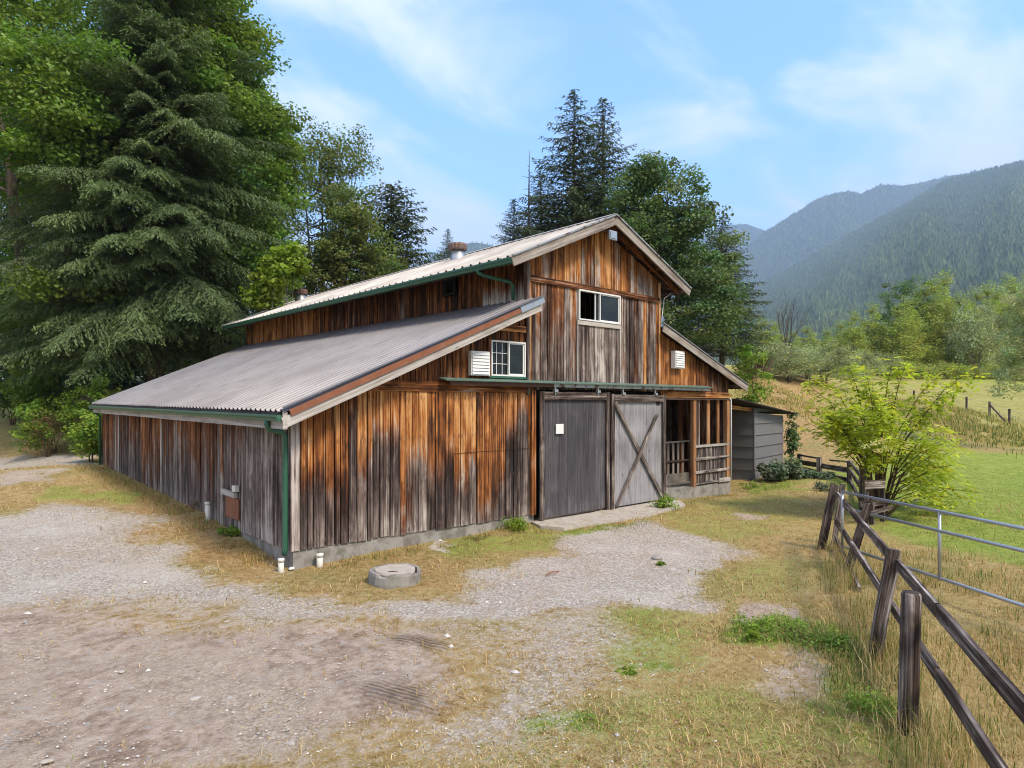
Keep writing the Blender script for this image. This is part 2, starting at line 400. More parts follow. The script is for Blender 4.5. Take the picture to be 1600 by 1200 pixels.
def bark(name, a, b):
    m = NT(name); uv = m.uv(); n = m.noise(m.mapping(uv, (14, 2.2, 1)), 1., 6, .65, .3); n2 = m.noise(uv, 1.1, 4)
    c = m.mix(m.rng(n, .35, .65), (*a, 1), (*b, 1)); c = m.mix(m.rng(n2, .5, .75, 0, .5), c, (.09, .10, .05, 1))
    return m.principled(c, .9, 0, n, .8, .03, .1)
M['bark'] = bark('bark', (.05, .04, .033), (.16, .13, .11))
M['bark_pale'] = bark('pale_bark', (.12, .10, .085), (.30, .26, .22))
M['twig'] = bark('twig_bark', (.07, .045, .03), (.17, .11, .075))
M['conifer'] = leaf_material('hemlock_needles', (.108, .150, .060), .22)
M['spruce'] = leaf_material('spruce_needles', (.072, .095, .046), .2)
M['maple'] = leaf_material('maple_leaves', (.155, .245, .045), .4)
M['maple_deep'] = leaf_material('deep_maple_leaves', (.120, .180, .070), .35)
M['bright'] = leaf_material('bright_leaves', (.20, .27, .03), .42)
M['alder'] = leaf_material('alder_leaves', (.165, .20, .065), .42)
M['birch'] = leaf_material('yellow_green_leaves', (.33, .36, .095), .42)
M['willow'] = leaf_material('grey_willow_leaves', (.34, .37, .22), .4)
M['shrub'] = leaf_material('bramble_leaves', (.21, .31, .05), .42)
M['elder'] = leaf_material('elder_leaves', (.46, .47, .055), .5)
M['ivy'] = leaf_material('cut_leaf_heap', (.13, .17, .10), .2)
M['cream'] = leaf_material('cream_flowers', (.62, .58, .28), .3)
M['dead'] = leaf_material('dead_foliage', (.24, .15, .075), .2)
M['grass'] = leaf_material('grass_blades', (1, 1, 1), .3, .7)
M['stone'] = plain('pebble_stone', (.30, .28, .26), .85, 0, .45, 1.2, .2)
M['fardeep'] = leaf_material('far_forest', (.115, .16, .075), .0, .9)
#@@STRUCT
# ------------------------------------------------------------------ GROUND
def axis(lo, hi, step, far):
    a = list(np.arange(lo, hi+step/2, step)); s = step; v = a[-1]; right = []
    while v < far: s *= 1.13; v += s; right.append(v)
    s = step; v = a[0]; left = []
    while v > -far: s *= 1.13; v -= s; left.append(v)
    return np.array(left[::-1]+a+right)
gx = axis(-9, 21, .125, 7000); gy = axis(-12.5, 17, .125, 7000)
X, Y = np.meshgrid(gx, gy); xs = X.ravel(); ys = Y.ravel()
def poly_world(pts):
    o = []
    for p in pts:
        h = hit(*p); o.append(h if h is not None else at(p[0], 80))
    return np.array(o)
def pmask(poly, x, y, soft):
    """soft inside mask of a polygon (world metres)"""
    n = len(poly); inside = np.zeros(x.shape, bool); dmin = np.full(x.shape, 1e9)
    for i in range(n):
        a = poly[i]; b = poly[(i+1) % n]
        c = ((a[1] > y) != (b[1] > y)) & (x < (b[0]-a[0])*(y-a[1])/((b[1]-a[1]) if abs(b[1]-a[1]) > 1e-9 else 1e-9)+a[0])
        inside ^= c
        e = b-a; t = np.clip(((x-a[0])*e[0]+(y-a[1])*e[1])/(e@e+1e-9), 0, 1)
        dmin = np.minimum(dmin, np.hypot(x-a[0]-t*e[0], y-a[1]-t*e[1]))
    sd_ = np.where(inside, dmin, -dmin)
    return sstep(-soft, soft, sd_)
P_ = poly_world
gravel_polys = [
    (P_([(-420, 760), (-60, 800), (140, 795), (205, 812), (235, 850), (330, 888), (420, 925), (560, 945), (540, 990), (300, 965), (120, 985), (-60, 1000), (-420, 1100)]), .8, .95),
    (P_([(842, 838), (905, 832), (985, 812), (1050, 822), (1115, 848), (1130, 875), (1085, 908), (1062, 925), (1085, 945), (1000, 960), (900, 968), (760, 985), (640, 985), (520, 975), (540, 945), (660, 930), (740, 908), (810, 880), (880, 868)]), .6, 1.0),
    (P_([(560, 975), (1000, 955), (1040, 1000), (960, 1080), (960, 1200), (500, 1200), (640, 1100), (720, 1050), (600, 1020)]), 1.0, .60),
    (P_([(-500, 708), (0, 706), (160, 708), (160, 726), (0, 732), (-500, 735)]), .5, .8),
    (P_([(690, 845), (735, 850), (730, 868), (685, 865)]), .12, .8),
]
dirt_polys = [
    (P_([(-420, 960), (40, 950), (300, 960), (470, 965), (600, 985), (720, 985), (745, 1005), (700, 1030), (660, 1100), (560, 1200), (-100, 1260), (-500, 1250)]), .9, .85),
    (P_([(0, 735), (90, 735), (95, 755), (0, 760)]), .4, .8),
    (P_([(1130, 945), (1290, 948), (1290, 968), (1140, 972)]), .2, .9),
    (P_([(1190, 1030), (1300, 1010), (1350, 1060), (1290, 1090), (1200, 1080)]), .2, .55),
    (P_([(1135, 800), (1180, 800), (1180, 812), (1135, 812)]), .15, .7),
]
green_polys = [
    (P_([(40, 762), (190, 762), (230, 775), (190, 787), (40, 787)]), .5, .6),
    (P_([(860, 826), (960, 818), (1010, 808), (1000, 822), (930, 838), (865, 838)]), .12, 1.),
    (P_([(660, 870), (800, 815), (870, 835), (892, 862), (800, 868), (700, 878)]), .4, .55),
    (P_([(1135, 960), (1300, 965), (1330, 1000), (1280, 1015), (1150, 1005)]), .25, .95),
    (P_([(1020, 785), (1250, 745), (1290, 800), (1150, 850), (1050, 830)]), .6, .42),
    (P_([(1240, 672), (1420, 655), (1700, 705), (1900, 760), (1700, 900), (1420, 850), (1330, 790), (1240, 720)]), 1.2, 1.0),
    (P_([(1160, 757), (1230, 745), (1260, 765), (1170, 772)]), .25, .7),
    (P_([(960, 1042), (995, 1042), (995, 1056), (960, 1056)]), .1, 1.),
    (P_([(860, 1120), (960, 1110), (980, 1150), (860, 1160)]), .2, .9),
    (P_([(1330, 1030), (1400, 1080), (1400, 1200), (1300, 1160), (1300, 1060)]), .25, .6),
    (P_([(1300, 604), (1600, 640), (1750, 660), (1900, 600), (1500, 588), (1330, 588)]), 3., .52),
    (P_([(0, 650), (120, 690), (160, 710), (0, 708)]), .8, .35),
    (P_([(1000, 960), (1100, 940), (1120, 1000), (1060, 1050), (960, 1090), (900, 1010)]), .6, .6),
    (P_([(900, 1080), (1250, 1060), (1350, 1200), (850, 1200)]), .6, .42),
    (P_([(1150, 870), (1290, 880), (1310, 940), (1100, 930)]), .6, .4),
]
straw_polys = [
    (P_([(190, 770), (330, 800), (460, 880), (560, 900), (660, 930), (500, 925), (330, 880), (250, 830), (120, 800)]), .4, .9),
    (P_([(500, 890), (660, 870), (760, 850), (700, 910), (560, 935)]), .3, .7),
    (P_([(1170, 575), (1300, 640), (1290, 665), (1160, 640)]), 1.5, 1.),
    (P_([(1440, 640), (1600, 650), (1700, 690), (1600, 715), (1480, 690)]), 2., 1.),
]
def masks(x, y):
    wx = x+(fbm(x*.9, y*.9, 5)-.5)*1.9; wy = y+(fbm(x*.9+40, y*.9+9, 5)-.5)*1.9
    nb_ = sstep(3., 0, np.hypot(x-7.8, y+.6)*.8)*0; wx = wx*(1-nb_)+x*nb_
    def acc(L):
        m = np.zeros(x.shape)
        for p, s, a in L: m = np.maximum(m, pmask(p, wx, wy, s)*a)
        return m
    gr, di, gn, st = acc(gravel_polys), acc(dirt_polys), acc(green_polys), acc(straw_polys)
    gr = gr*(1-di*.85)
    return gr, gn, di, st
GR, GN, DI, ST = masks(xs, ys)
zs = G(xs, ys)
near = sstep(60, 25, np.hypot(xs-3, ys))
zs = zs+near*((fbm(xs*1.3, ys*1.3, 4)-.5)*.07+(fbm(xs*5, ys*5, 3)-.5)*.03*(1-GR*.6)+DI*((fbm(xs*2.2+7, ys*2.2, 4)-.5)*.10+(fbm(xs*6.5+7, ys*3.2, 4)-.5)*.06))
# tyre-pressed ridges and the little banks of loose soil
def ridges(x, y, cpx, cpy, ang, a, b):
    c = hit(cpx, cpy); u = (x-c[0])*math.cos(ang)+(y-c[1])*math.sin(ang); v = -(x-c[0])*math.sin(ang)+(y-c[1])*math.cos(ang)
    return np.clip(1-(u/a)**2-(v/b)**2, 0, 1)
TRK = (ridges(xs, ys, 655, 1008, TU-.55-PI/2, .62, .24)+ridges(xs, ys, 615, 1082, TU-.7-PI/2, .75, .30)*.8)*sstep(.35, .6, fbm(xs*4, ys*4, 4))
zs = zs+np.clip(TRK, 0, 1)*.02
zs = zs-.06*pmask(P_([(1130, 948), (1290, 950), (1290, 966), (1140, 970)]), xs, ys, .15)
ny, nx = X.shape
idx = np.arange(nx*ny).reshape(ny, nx)
quads = np.stack([idx[:-1, :-1], idx[:-1, 1:], idx[1:, 1:], idx[1:, :-1]], -1).reshape(-1, 4)
me = bpy.data.meshes.new('ground'); me.vertices.add(nx*ny)
me.vertices.foreach_set('co', np.stack([xs, ys, zs], 1).astype('f').ravel())
me.loops.add(len(quads)*4); me.loops.foreach_set('vertex_index', quads.astype('i').ravel())
me.polygons.add(len(quads)); me.polygons.foreach_set('loop_start', np.arange(0, len(quads)*4, 4, dtype='i'))
me.polygons.foreach_set('use_smooth', np.ones(len(quads), bool))
for nm, arr in (('Col', (GR, GN, DI)), ('Aux', (ST, np.clip(TRK, 0, 1), np.zeros(len(xs))))):
    ca = me.color_attributes.new(nm, 'FLOAT_COLOR', 'POINT'); c4 = np.ones((len(xs), 4), 'f'); c4[:, :3] = np.stack(arr, 1); ca.data.foreach_set('color', c4.ravel())
me.update(calc_edges=True)
ground = bpy.data.objects.new('ground', me); C.objects.link(ground); tag(ground, kind='structure')

def ground_material():
    m = NT('ground'); p = m.geo(); a, R, Gc, B = m.col()
    ax = m.n('ShaderNodeAttribute', attribute_name='Aux'); sp = m.n('ShaderNodeSeparateColor', {0: ax.outputs['Color']})
    n05 = m.noise(p, .5, 5); n2 = m.noise(p, 2.2, 6, .65); n9 = m.noise(p, 9., 6, .7); n40 = m.noise(p, 42., 4, .7); n140 = m.noise(p, 130., 3, .7)
    vo = m.n('ShaderNodeTexVoronoi', {'Vector': p, 'Scale': 38.}); vs_ = m.n('ShaderNodeSeparateColor', {0: vo.outputs['Color']})
    vo2 = m.n('ShaderNodeTexVoronoi', {'Vector': p, 'Scale': 17.}); vs2 = m.n('ShaderNodeSeparateColor', {0: vo2.outputs['Color']})
    dry = m.ramp(m.math('ADD', m.math('MULTIPLY', n9, .6), m.math('MULTIPLY', n2, .4)), [(.33, (.17, .10, .04)), (.45, (.37, .25, .10)), (.58, (.48, .36, .17)), (.75, (.60, .48, .27))])
    straw = m.ramp(n9, [(.3, (.17, .095, .04)), (.5, (.39, .245, .11)), (.7, (.52, .39, .21))])
    dist = m.n('ShaderNodeVectorMath', {0: p}, operation='LENGTH').outputs['Value']
    dry = m.mix(m.rng(dist, 24., 34., 0, .75), dry, m.ramp(n2, [(.3, (.22, .25, .055)), (.7, (.41, .38, .12))]))
    dry = m.mix(sp.outputs[0], dry, straw)
    dry = m.mix(m.rng(n05, .45, .7, 0, .6), dry, m.ramp(n9, [(.3, (.13, .13, .035)), (.7, (.36, .34, .12))]))
    green = m.ramp(m.math('ADD', m.math('MULTIPLY', n9, .5), m.math('MULTIPLY', n2, .5)), [(.3, (.11, .15, .03)), (.5, (.25, .31, .055)), (.68, (.40, .41, .11))])
    grav = m.ramp(vs_.outputs[0], [(0, (.30, .25, .205)), (.5, (.46, .40, .34)), (1, (.66, .59, .52))])
    grav = m.mix(m.rng(n2, .42, .72, 0, .6), grav, (.42, .325, .235, 1)); grav = m.mix(m.rng(n05, .5, .7, 0, .5), grav, (.62, .57, .51, 1))
    dirt = m.ramp(m.math('ADD', m.math('MULTIPLY', n9, .55), m.math('MULTIPLY', n2, .45)), [(.30, (.12, .082, .060)), (.42, (.30, .215, .160)), (.52, (.46, .352, .272)), (.68, (.60, .50, .42))])
    dirt = m.mix(m.rng(vs2.outputs[0], .94, .98), dirt, (.42, .37, .33, 1))
    dirt = m.mix(m.rng(n05, .40, .60, 0, .75), dirt, m.mix(1., grav, (.95, .88, .8, 1), 'MULTIPLY'))
    j = m.math('MULTIPLY', m.math('SUBTRACT', m.math('ADD', m.math('MULTIPLY', n9, .5), m.math('ADD', m.math('MULTIPLY', n40, .3), m.math('MULTIPLY', n2, .2))), .5), 2.6)
    def edge(v, lo=.24, hi=.76): return m.rng(m.math('ADD', v, j), lo, hi)
    c = m.mix(edge(Gc), dry, green)
    c = m.mix(edge(R), c, grav)
    c = m.mix(edge(B), c, dirt)
    c = m.mix(m.math('MULTIPLY', sp.outputs[1], .45), c, (.20, .14, .10, 1))
    k = m.math('ADD', .5, m.math('MULTIPLY', n140, 1.0)); c = m.mix(1.0, c, k, 'MULTIPLY')
    wv = m.n('ShaderNodeTexWave', {'Vector': m.mapping(p, (1, 1, 1), (0, 0, 0), (0, 0, -.35)), 'Scale': 5.2, 'Distortion': 1.1, 'Detail': 3, 'Detail Scale': 4.5})
    c = m.mix(m.math('MULTIPLY', sp.outputs[1], m.rng(wv.outputs[0], .55, .2, 0, .7)), c, (.075, .05, .038, 1))
    h = m.math('ADD', m.math('MULTIPLY', n9, 1.2), m.math('MULTIPLY', n40, .6))
    h = m.math('ADD', h, m.math('MULTIPLY', n140, .5)); h = m.math('ADD', h, m.math('MULTIPLY', vo.outputs['Distance'], .45))
    h = m.math('ADD', h, m.math('MULTIPLY', m.math('MULTIPLY', wv.outputs[0], sp.outputs[1]), 2.2))
    return m.principled(c, .95, 0, h, .9, .035, .1)
me.materials.append(ground_material())

# pebbles and the mown, dry grass: nobody could count them
def gsurf(x, y): return G(x, y)
def scatter(n, x0, x1, y0, y1, near_bias=True):
    """points denser towards the yard in front of the barn"""
    r = 2.2+30*rng.random(n)**1.7; t = rng.random(n)*2*PI
    return CAM[0]+r*np.cos(t), CAM[1]+r*np.sin(t)
def in_barn(x, y): return (x > -.05) & (x < 13.7) & (y > -.03) & (y < 16.3)
def front_ray(x, y, marg=1.5):
    dxx = x-CAM[0]; dyy = y-CAM[1]; d = dxx*FW[0]+dyy*FW[1]; l = dxx*RT[0]+dyy*RT[1]
    return (d > 1.5) & (np.abs(l) < d*.85+marg)
def blades(name, label, N, hfun, keep, width=.012, lean=.7, colf=None, rmax=30, power=1.7):
    x = CAM[0]+0*rng.random(N); r = 2.5+rmax*rng.random(N)**power; t = TU+(rng.random(N)-.5)*1.75
    x = CAM[0]+r*np.cos(t); y = CAM[1]+r*np.sin(t)
    k = keep(x, y); x, y, r = x[k], y[k], r[k]; n = len(x)
    h = hfun(x, y, n); az = rng.random(n)*2*PI; le = lean*(.3+rng.random(n))
    b = np.stack([x, y, G(x, y)-.005+.0*x], 1)
    zz = (fbm(x*1.3, y*1.3, 4)-.5)*.07+(fbm(x*5, y*5, 3)-.5)*.03; b[:, 2] += zz*.8
    w = width*(.6+.8*rng.random(n))*(1+r*.05)
    d = np.stack([np.cos(az), np.sin(az), 0*az], 1); s = np.stack([-np.sin(az), np.cos(az), 0*az], 1)
    tip = b+d*(h*np.sin(le))[:, None]; tip[:, 2] += h*np.cos(le)
    mid = b+d*(h*.35*np.sin(le))[:, None]; mid[:, 2] += h*.6*np.cos(le)*1.1
    b0, b1, m0, m1 = b-s*w[:, None]/2, b+s*w[:, None]/2, mid-s*w[:, None]*.35, mid+s*w[:, None]*.35
    V = np.stack([b0, b1, m1, b0, m1, m0, m0, m1, tip], 1).reshape(-1, 3)
    col = colf(x, y, n)
    return tag(soup(name, V, 3, M['grass'], None, np.repeat(col, 3, 0)), label, 'grass', kind='stuff')
def grass_col(x, y, n):
    gr, gn, di, st = masks(x, y)
    v = rng.random(n)[:, None]; g = np.clip(gn*1.25+(fbm(x*.5, y*.5, 3)-.42)*1.6*(gn < .9), 0, 1)
    g = (rng.random(n) < g*.9)[:, None]
    dry = np.array([[.34, .22, .08]])*(1-v)+np.array([[.68, .53, .27]])*v
    dry = dry*(1-st[:, None]*.5)+np.array([[.46, .28, .11]])*st[:, None]*.5
    grn = np.array([[.12, .17, .03]])*(1-v)+np.array([[.36, .42, .09]])*v
    return np.where(g, grn, dry)*(.75+.5*rng.random((n, 1)))
def keep_mown(x, y):
    gr, gn, di, st = masks(x, y)
    d = (1-.95*np.clip(gr*1.1, 0, 1))*(1-.97*np.clip(di*1.2, 0, 1))*(.35+.65*sstep(.35, .6, fbm(x*1.7, y*1.7, 3)))
    return (rng.random(len(x)) < d) & ~in_barn(x, y) & front_ray(x, y)
blades('mown_grass', 'short mown grass, mostly dry straw, with greener patches', 760000, lambda x, y, n: .018+.045*rng.random(n)**1.5*(.5+fbm(x*1.1, y*1.1, 3)), keep_mown, .0065, 1.6, grass_col, 30, 1.5)
# clippings lying flat
def keep_clip(x, y):
    gr, gn, di, st = masks(x, y)
    return (rng.random(len(x)) < (1-.97*gr)*(1-.98*np.clip(di*1.2, 0, 1))*sstep(.42, .62, fbm(x*1.1+5, y*1.1, 4))) & ~in_barn(x, y) & front_ray(x, y)
def clip_col(x, y, n):
    v = rng.random(n)[:, None]; return (np.array([[.34, .20, .08]])*(1-v)+np.array([[.66, .50, .27]])*v)*(.7+.5*rng.random((n, 1)))
blades('grass_clippings', 'straw coloured grass clippings lying flat on the yard', 150000, lambda x, y, n: .06+.10*rng.random(n), keep_clip, .007, 1.75, clip_col, 24, 1.4)

def pebbles(N):
    r = 2.4+16*rng.random(N)**1.3; t = TU+(rng.random(N)-.5)*1.75; x = CAM[0]+r*np.cos(t); y = CAM[1]+r*np.sin(t)
    gr, gn, di, st = masks(x, y); k = (rng.random(N) < np.clip(gr*.9+di*.5, .03, 1)) & ~in_barn(x, y); x, y = x[k], y[k]; n = len(x)
    s = .005+.009*rng.random(n)**3+.035*(rng.random(n) < .006)*rng.random(n)
    base = np.array([[1, 0, 0], [0, 1, 0], [-1, 0, 0], [0, -1, 0], [0, 0, .7], [0, 0, -.5]], float)
    z = G(x, y)+(fbm(x*1.3, y*1.3, 4)-.5)*.07+(fbm(x*5, y*5, 3)-.5)*.03
    a = rng.random(n)*PI; ca_, sa = np.cos(a)[:, None], np.sin(a)[:, None]
    jit = base[None]*(.7+.6*rng.random((n, 6, 1))); xx = jit[..., 0]*1.3; yy = jit[..., 1]
    px_ = xx*ca_-yy*sa; py_ = xx*sa+yy*ca_
    P = np.stack([x[:, None]+px_*s[:, None], y[:, None]+py_*s[:, None], z[:, None]+jit[..., 2]*s[:, None]+s[:, None]*.2], -1)
    F = [(0, 1, 4), (1, 2, 4), (2, 3, 4), (3, 0, 4)]
    V = np.stack([P[:, list(f)] for f in F], 1).reshape(-1, 3)
    c = (.30+.32*rng.random((n, 1)))*np.array([[1, .93, .85]]); c = np.repeat(c, 4, 0)
    m = NT('gravel_stone'); a_, R, Gc, B = m.col(); m.principled(a_, .9, 0, m.noise(m.geo(), 90.), .3)
    return tag(soup('gravel', V, 3, m.m, None, c), 'loose grey gravel scattered over the drive', 'gravel', kind='stuff')
pebbles(60000)

# concrete apron in front of the sliding doors
ap = MB(); rim = [(5.35, -.06), (5.2, -.5), (5.45, -.95), (6.2, -1.0), (7.2, -1.08), (8.3, -1.12), (9.3, -1.0), (10.05, -.85), (10.5, -.4), (10.35, -.06)]
top = [(x, y, .155-.03*max(0, -y)+random.uniform(-.004, .004)) for x, y in rim]; n_ = len(rim)
ap.poly(top+[(x, y-.02, -.1) for x, y in rim], [tuple(range(n_))]+[(i, i+n_, (i+1) % n_+n_, (i+1) % n_) for i in range(n_)])
tag(ap.build('concrete_apron', M['concrete_pale']), kind='structure')

# ------------------------------------------------------------------ THE BARN
LEN = 16.2
def zL(x): return 2.60+(x+.3)*.42          # top of the left lean-to roof
def zM(x): return 7.12-.438*abs(x-7.69)     # main roof
def zR(x): return 4.78-(x-9.97)*.349        # right lean-to
def ylow(x): return 14.36+(x/5.3)*1.8
barn = thing('barn', 'weathered brown timber barn with a raised middle, two lean-to sides and metal roofs', 'barn', (0, 0, 0))

def siding(mb, org, u, nrm, s0, s1, bot, top, tone, wmin=.10, wmax=.24, holes=(), thick=.025, gap=.014, seg=.45, off=.016, edges=None):
    """vertical boards along a wall; bottoms and tops follow functions of s; tone(s,z,rnd)->(warmth,greyness)"""
    org = vec(*org); u = vec(*u); nrm = vec(*nrm)
    if edges is None:
        edges = [s0]
        while edges[-1] < s1-.05: edges.append(min(s1, edges[-1]+random.uniform(wmin, wmax)))
        for h in holes:
            for q in (h[0], h[1]):
                if s0 < q < s1:
                    k = min(range(len(edges)), key=lambda i: abs(edges[i]-q)); edges[k] = q
        edges = sorted(set(edges)); edges[-1] = s1
    for a, b in zip(edges[:-1], edges[1:]):
        mid = (a+b)/2; rnd = random.random(); rnd2 = random.random(); o = nrm*random.uniform(0, off)*1.5; g = random.uniform(.3, 2.0)*gap/2
        spans = [(bot(a), bot(b), top(a), top(b))]
        for h in holes:
            if h[0]-1e-6 <= a and b <= h[1]+1e-6:
                new = []
                for (ba, bb, ta, tb) in spans:
                    if h[2] > max(ba, bb) and h[2] < max(ta, tb): new.append((ba, bb, min(h[2], ta), min(h[2], tb)))
                    elif h[2] >= max(ta, tb): new.append((ba, bb, ta, tb))
                    if h[3] < min(ta, tb): new.append((h[3], h[3], ta, tb))
                spans = new
        ru, rv = random.random()*60, random.random()*60
        for ba, bb, ta, tb in spans:
            if min(ta-ba, tb-bb) < .01: continue
            n = max(1, int((max(ta, tb)-min(ba, bb))/seg)); ragged = random.uniform(-.012, .012) if ba == bot(a) else 0
            vs = []; cols = []
            for i in range(n+1):
                t = i/n
                for s, zb, zt in ((a+g, ba+ragged, ta), (b-g, bb+ragged, tb)):
                    z = zb+(zt-zb)*t; q = tone(mid, z, rnd, rnd2)
                    for dd in (thick, 0):
                        p = org+u*s+o+nrm*(dd-thick); vs.append((p[0], p[1], z)); cols.append((q[0], q[1], rnd, 1))
            fs = []; uvs = []
            for i in range(n):
                k = i*4; L = k+4
                fs.append((k, k+2, L+2, L)); w = b-a
                za, zc = vs[k][2], vs[L][2]; ua, ub = ru, ru+w
                uvs.append([(ua, rv+za), (ub, rv+za), (ub, rv+zc), (ua, rv+zc)])
                fs.append((k+1, L+1, L+3, k+3)); uvs.append([(ua, rv+za), (ua, rv+zc), (ub, rv+zc), (ub, rv+za)])
                fs.append((k+1, k, L, L+1)); uvs.append([(ua, rv+za), (ua+.02, rv+za), (ua+.02, rv+zc), (ua, rv+zc)])
                fs.append((k+2, k+3, L+3, L+2)); uvs.append([(ub, rv+za), (ub+.02, rv+za), (ub+.02, rv+zc), (ub, rv+zc)])
            e = n*4
            fs.append((1, 3, 2, 0)); uvs.append([(ru, rv)]*4); fs.append((e, e+2, e+3, e+1)); uvs.append([(ru, rv)]*4)
            mb.poly(vs, fs, uvs, cols)

def cl(v): return max(0., min(1., v))
def tone_front(s, z, r, r2):
    t = (z-.3)/2.6; lf = float(vnoise(s*.9+3, z*.5)); lf2 = float(vnoise(s*1.7+31, 2.2))
    g = cl(1.0-1.45*t+(lf-.5)*.6+(lf2-.5)*.8+(r-.5)*.75-.05*(s < 2.2))
    w = .46+.26*t+(r2-.5)*.34
    if g > .45: w = .21+.34*max(0, 1-t/.36)+(r2-.5)*.34      # charcoal belt, silver towards the ground
    edge = cl((zL(s)-z-.15)/.55); w -= .14*(1-edge)  # roof edge's shadow below the rake, darkened into the board tone
    return cl(w), g
def tone_left(s, z, r, r2):
    t = (z-.3)/2.2; lf = float(vnoise(s*.6+9, z*.4+5)); nearc = cl((3.0-s)/2.6); far = cl((s-8)/5)
    g = cl(.79-.42*t+(lf-.5)*.5+(r-.5)*.5+nearc*.5-.14*far)
    w = .38+(r2-.5)*.30+.06*t
    if t < .28: g = cl(g+.4*(1-t/.28)); w += .30*(1-t/.28)
    if r2 > .955: g = 1.; w = .95
    w += .13*nearc
    return cl(w), g
def tone_upper_front(s, z, r, r2):
    t = (z-3.2)/2.2; lf = float(vnoise(s*1.1+13, z*.6))
    right = cl((s-9.0)/1.0)
    g = cl(.92-.42*t+(lf-.5)*.45+(r-.5)*.6-.3*right-(.9 if r2 > .92 else 0))
    w = .50+(r2-.5)*.40-.08*(t > .2)*(t < .7)
    return cl(w), g
def tone_gable(s, z, r, r2):
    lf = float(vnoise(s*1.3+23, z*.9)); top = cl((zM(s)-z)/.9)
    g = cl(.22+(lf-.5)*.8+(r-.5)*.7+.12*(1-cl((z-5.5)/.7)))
    return cl(.66+(r2-.5)*.36-.16*(1-top)), g  # boards darken towards the roof: overhang shade put into the tone
def tone_upper_left(s, z, r, r2):
    far = cl((s-8.5)/2.0); lf = float(vnoise(s*.8+3, z))
    g = cl(.18+(lf-.5)*.4+(r-.5)*.4-.15*far); w = .25+.30*far+(r2-.5)*.28
    if s < 1.5 and z < zL(5.3)+.25+.25*r: g = 1.; w = .9
    return cl(w), g
def tone_right_front(s, z, r, r2):
    lf = float(vnoise(s*1.5+3, z)); g = cl(.12+(lf-.5)*.5+(r-.5)*.4); w = .70-.14*(s-10.1)+(r2-.5)*.24
    return cl(w), g
def tone_patch(s, z, r, r2): return cl(.56+(r2-.5)*.42), cl(.86+(r-.5)*.5)
def tone_in(s, z, r, r2): return cl(.30+.2*r), cl(.2+.5*r2)

X1 = 5.42
def nails(rows, n0, n1, fixed, ax, zt=None):
    mb = MB()
    for z in rows:
        s = n0
        while s < n1:
            zz = z+random.uniform(-.02, .02); r = .006
            if zt is None or zz < zt(s):
                vs = [(s-r, fixed, zz-r), (s+r, fixed, zz-r), (s+r*.8, fixed, zz+r), (s-r*.8, fixed, zz+r), (s-r*.5, fixed, zz-.05-random.random()*.05), (s+r*.5, fixed, zz-.05-random.random()*.05)]
                if ax: vs = [(b, a, c) for a, b, c in vs]
                mb.poly(vs, [(0, 1, 2, 3), (4, 5, 1, 0)])
            s += random.uniform(.06, .16)
    o = mb.build('nail_row', M['rust_track'], barn); o['kind'] = 'stuff'; return o
nails((.42, 1.25, 2.1, 2.85), .2, 5.3, -.0425, False, lambda s: zL(s)-.25); nails((.75, 1.9), .2, 13.5, -.0425, True); nails((3.4, 4.2, 5.2), 5.4, 6.8, -.0425, False); nails((3.4, 4.2, 5.2), 8.6, 10.0, -.0425, False)
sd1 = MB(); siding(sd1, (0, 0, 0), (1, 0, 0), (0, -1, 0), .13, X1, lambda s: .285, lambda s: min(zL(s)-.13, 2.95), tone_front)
siding(sd1, (0, 0, 0), (1, 0, 0), (0, -1, 0), -.03, .13, lambda s: .285, lambda s: 2.5, lambda *a: (.82, 1.0), edges=[-.03, .13])
sd1.build('siding', M['siding'], barn)
sd2 = MB(); siding(sd2, (0, .03, 0), (1, 0, 0), (0, -1, 0), 1.35, 5.3, lambda s: 2.9, lambda s: zL(s)-.13, lambda s, z, r, r2: (cl(.36+.25*(r2-.5)), cl(.15+.3*(r-.5))), holes=[(4.23, 5.22, 3.27, 4.02)]); sd2.build('siding', M['siding'], barn)  # dark brown boards, with the roof's shade put into their tone
sd3 = MB(); siding(sd3, (0, 0, 0), (1, 0, 0), (0, -1, 0), 5.3, 10.09, lambda s: 3.02, lambda s: 5.40, tone_upper_front, holes=[(6.88, 8.43, 3.2, 5.38)]); sd3.build('siding', M['siding'], barn)
sd4 = MB(); siding(sd4, (0, -.006, 0), (1, 0, 0), (0, -1, 0), 6.88, 8.43, lambda s: 3.22, lambda s: 4.56, tone_patch, .12, .22); tag(sd4.build('siding', M['siding'], barn), 'greyer boards below the upper window')
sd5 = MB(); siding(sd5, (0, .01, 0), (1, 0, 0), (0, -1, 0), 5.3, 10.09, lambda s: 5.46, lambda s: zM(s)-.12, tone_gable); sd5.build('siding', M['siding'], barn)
sd6 = MB(); siding(sd6, (0, .01, 0), (1, 0, 0), (0, -1, 0), 10.09, 13.62, lambda s: 3.02, lambda s: zR(s)-.12, tone_right_front, .09, .16); sd6.build('siding', M['siding'], barn)
sd7 = MB(); siding(sd7, (0, 0, 0), (0, 1, 0), (-1, 0, 0), .02, 14.36, lambda s: .285, lambda s: 2.47, tone_left, .09, .2); sd7.build('siding', M['siding'], barn)
sd8 = MB(); siding(sd8, (5.3, 0, 0), (0, 1, 0), (-1, 0, 0), .02, LEN, lambda s: 2.6, lambda s: 5.95, tone_upper_left, .09, .2, holes=[(2.46, 3.03, 5.36, 5.84)]); sd8.build('siding', M['siding'], barn)
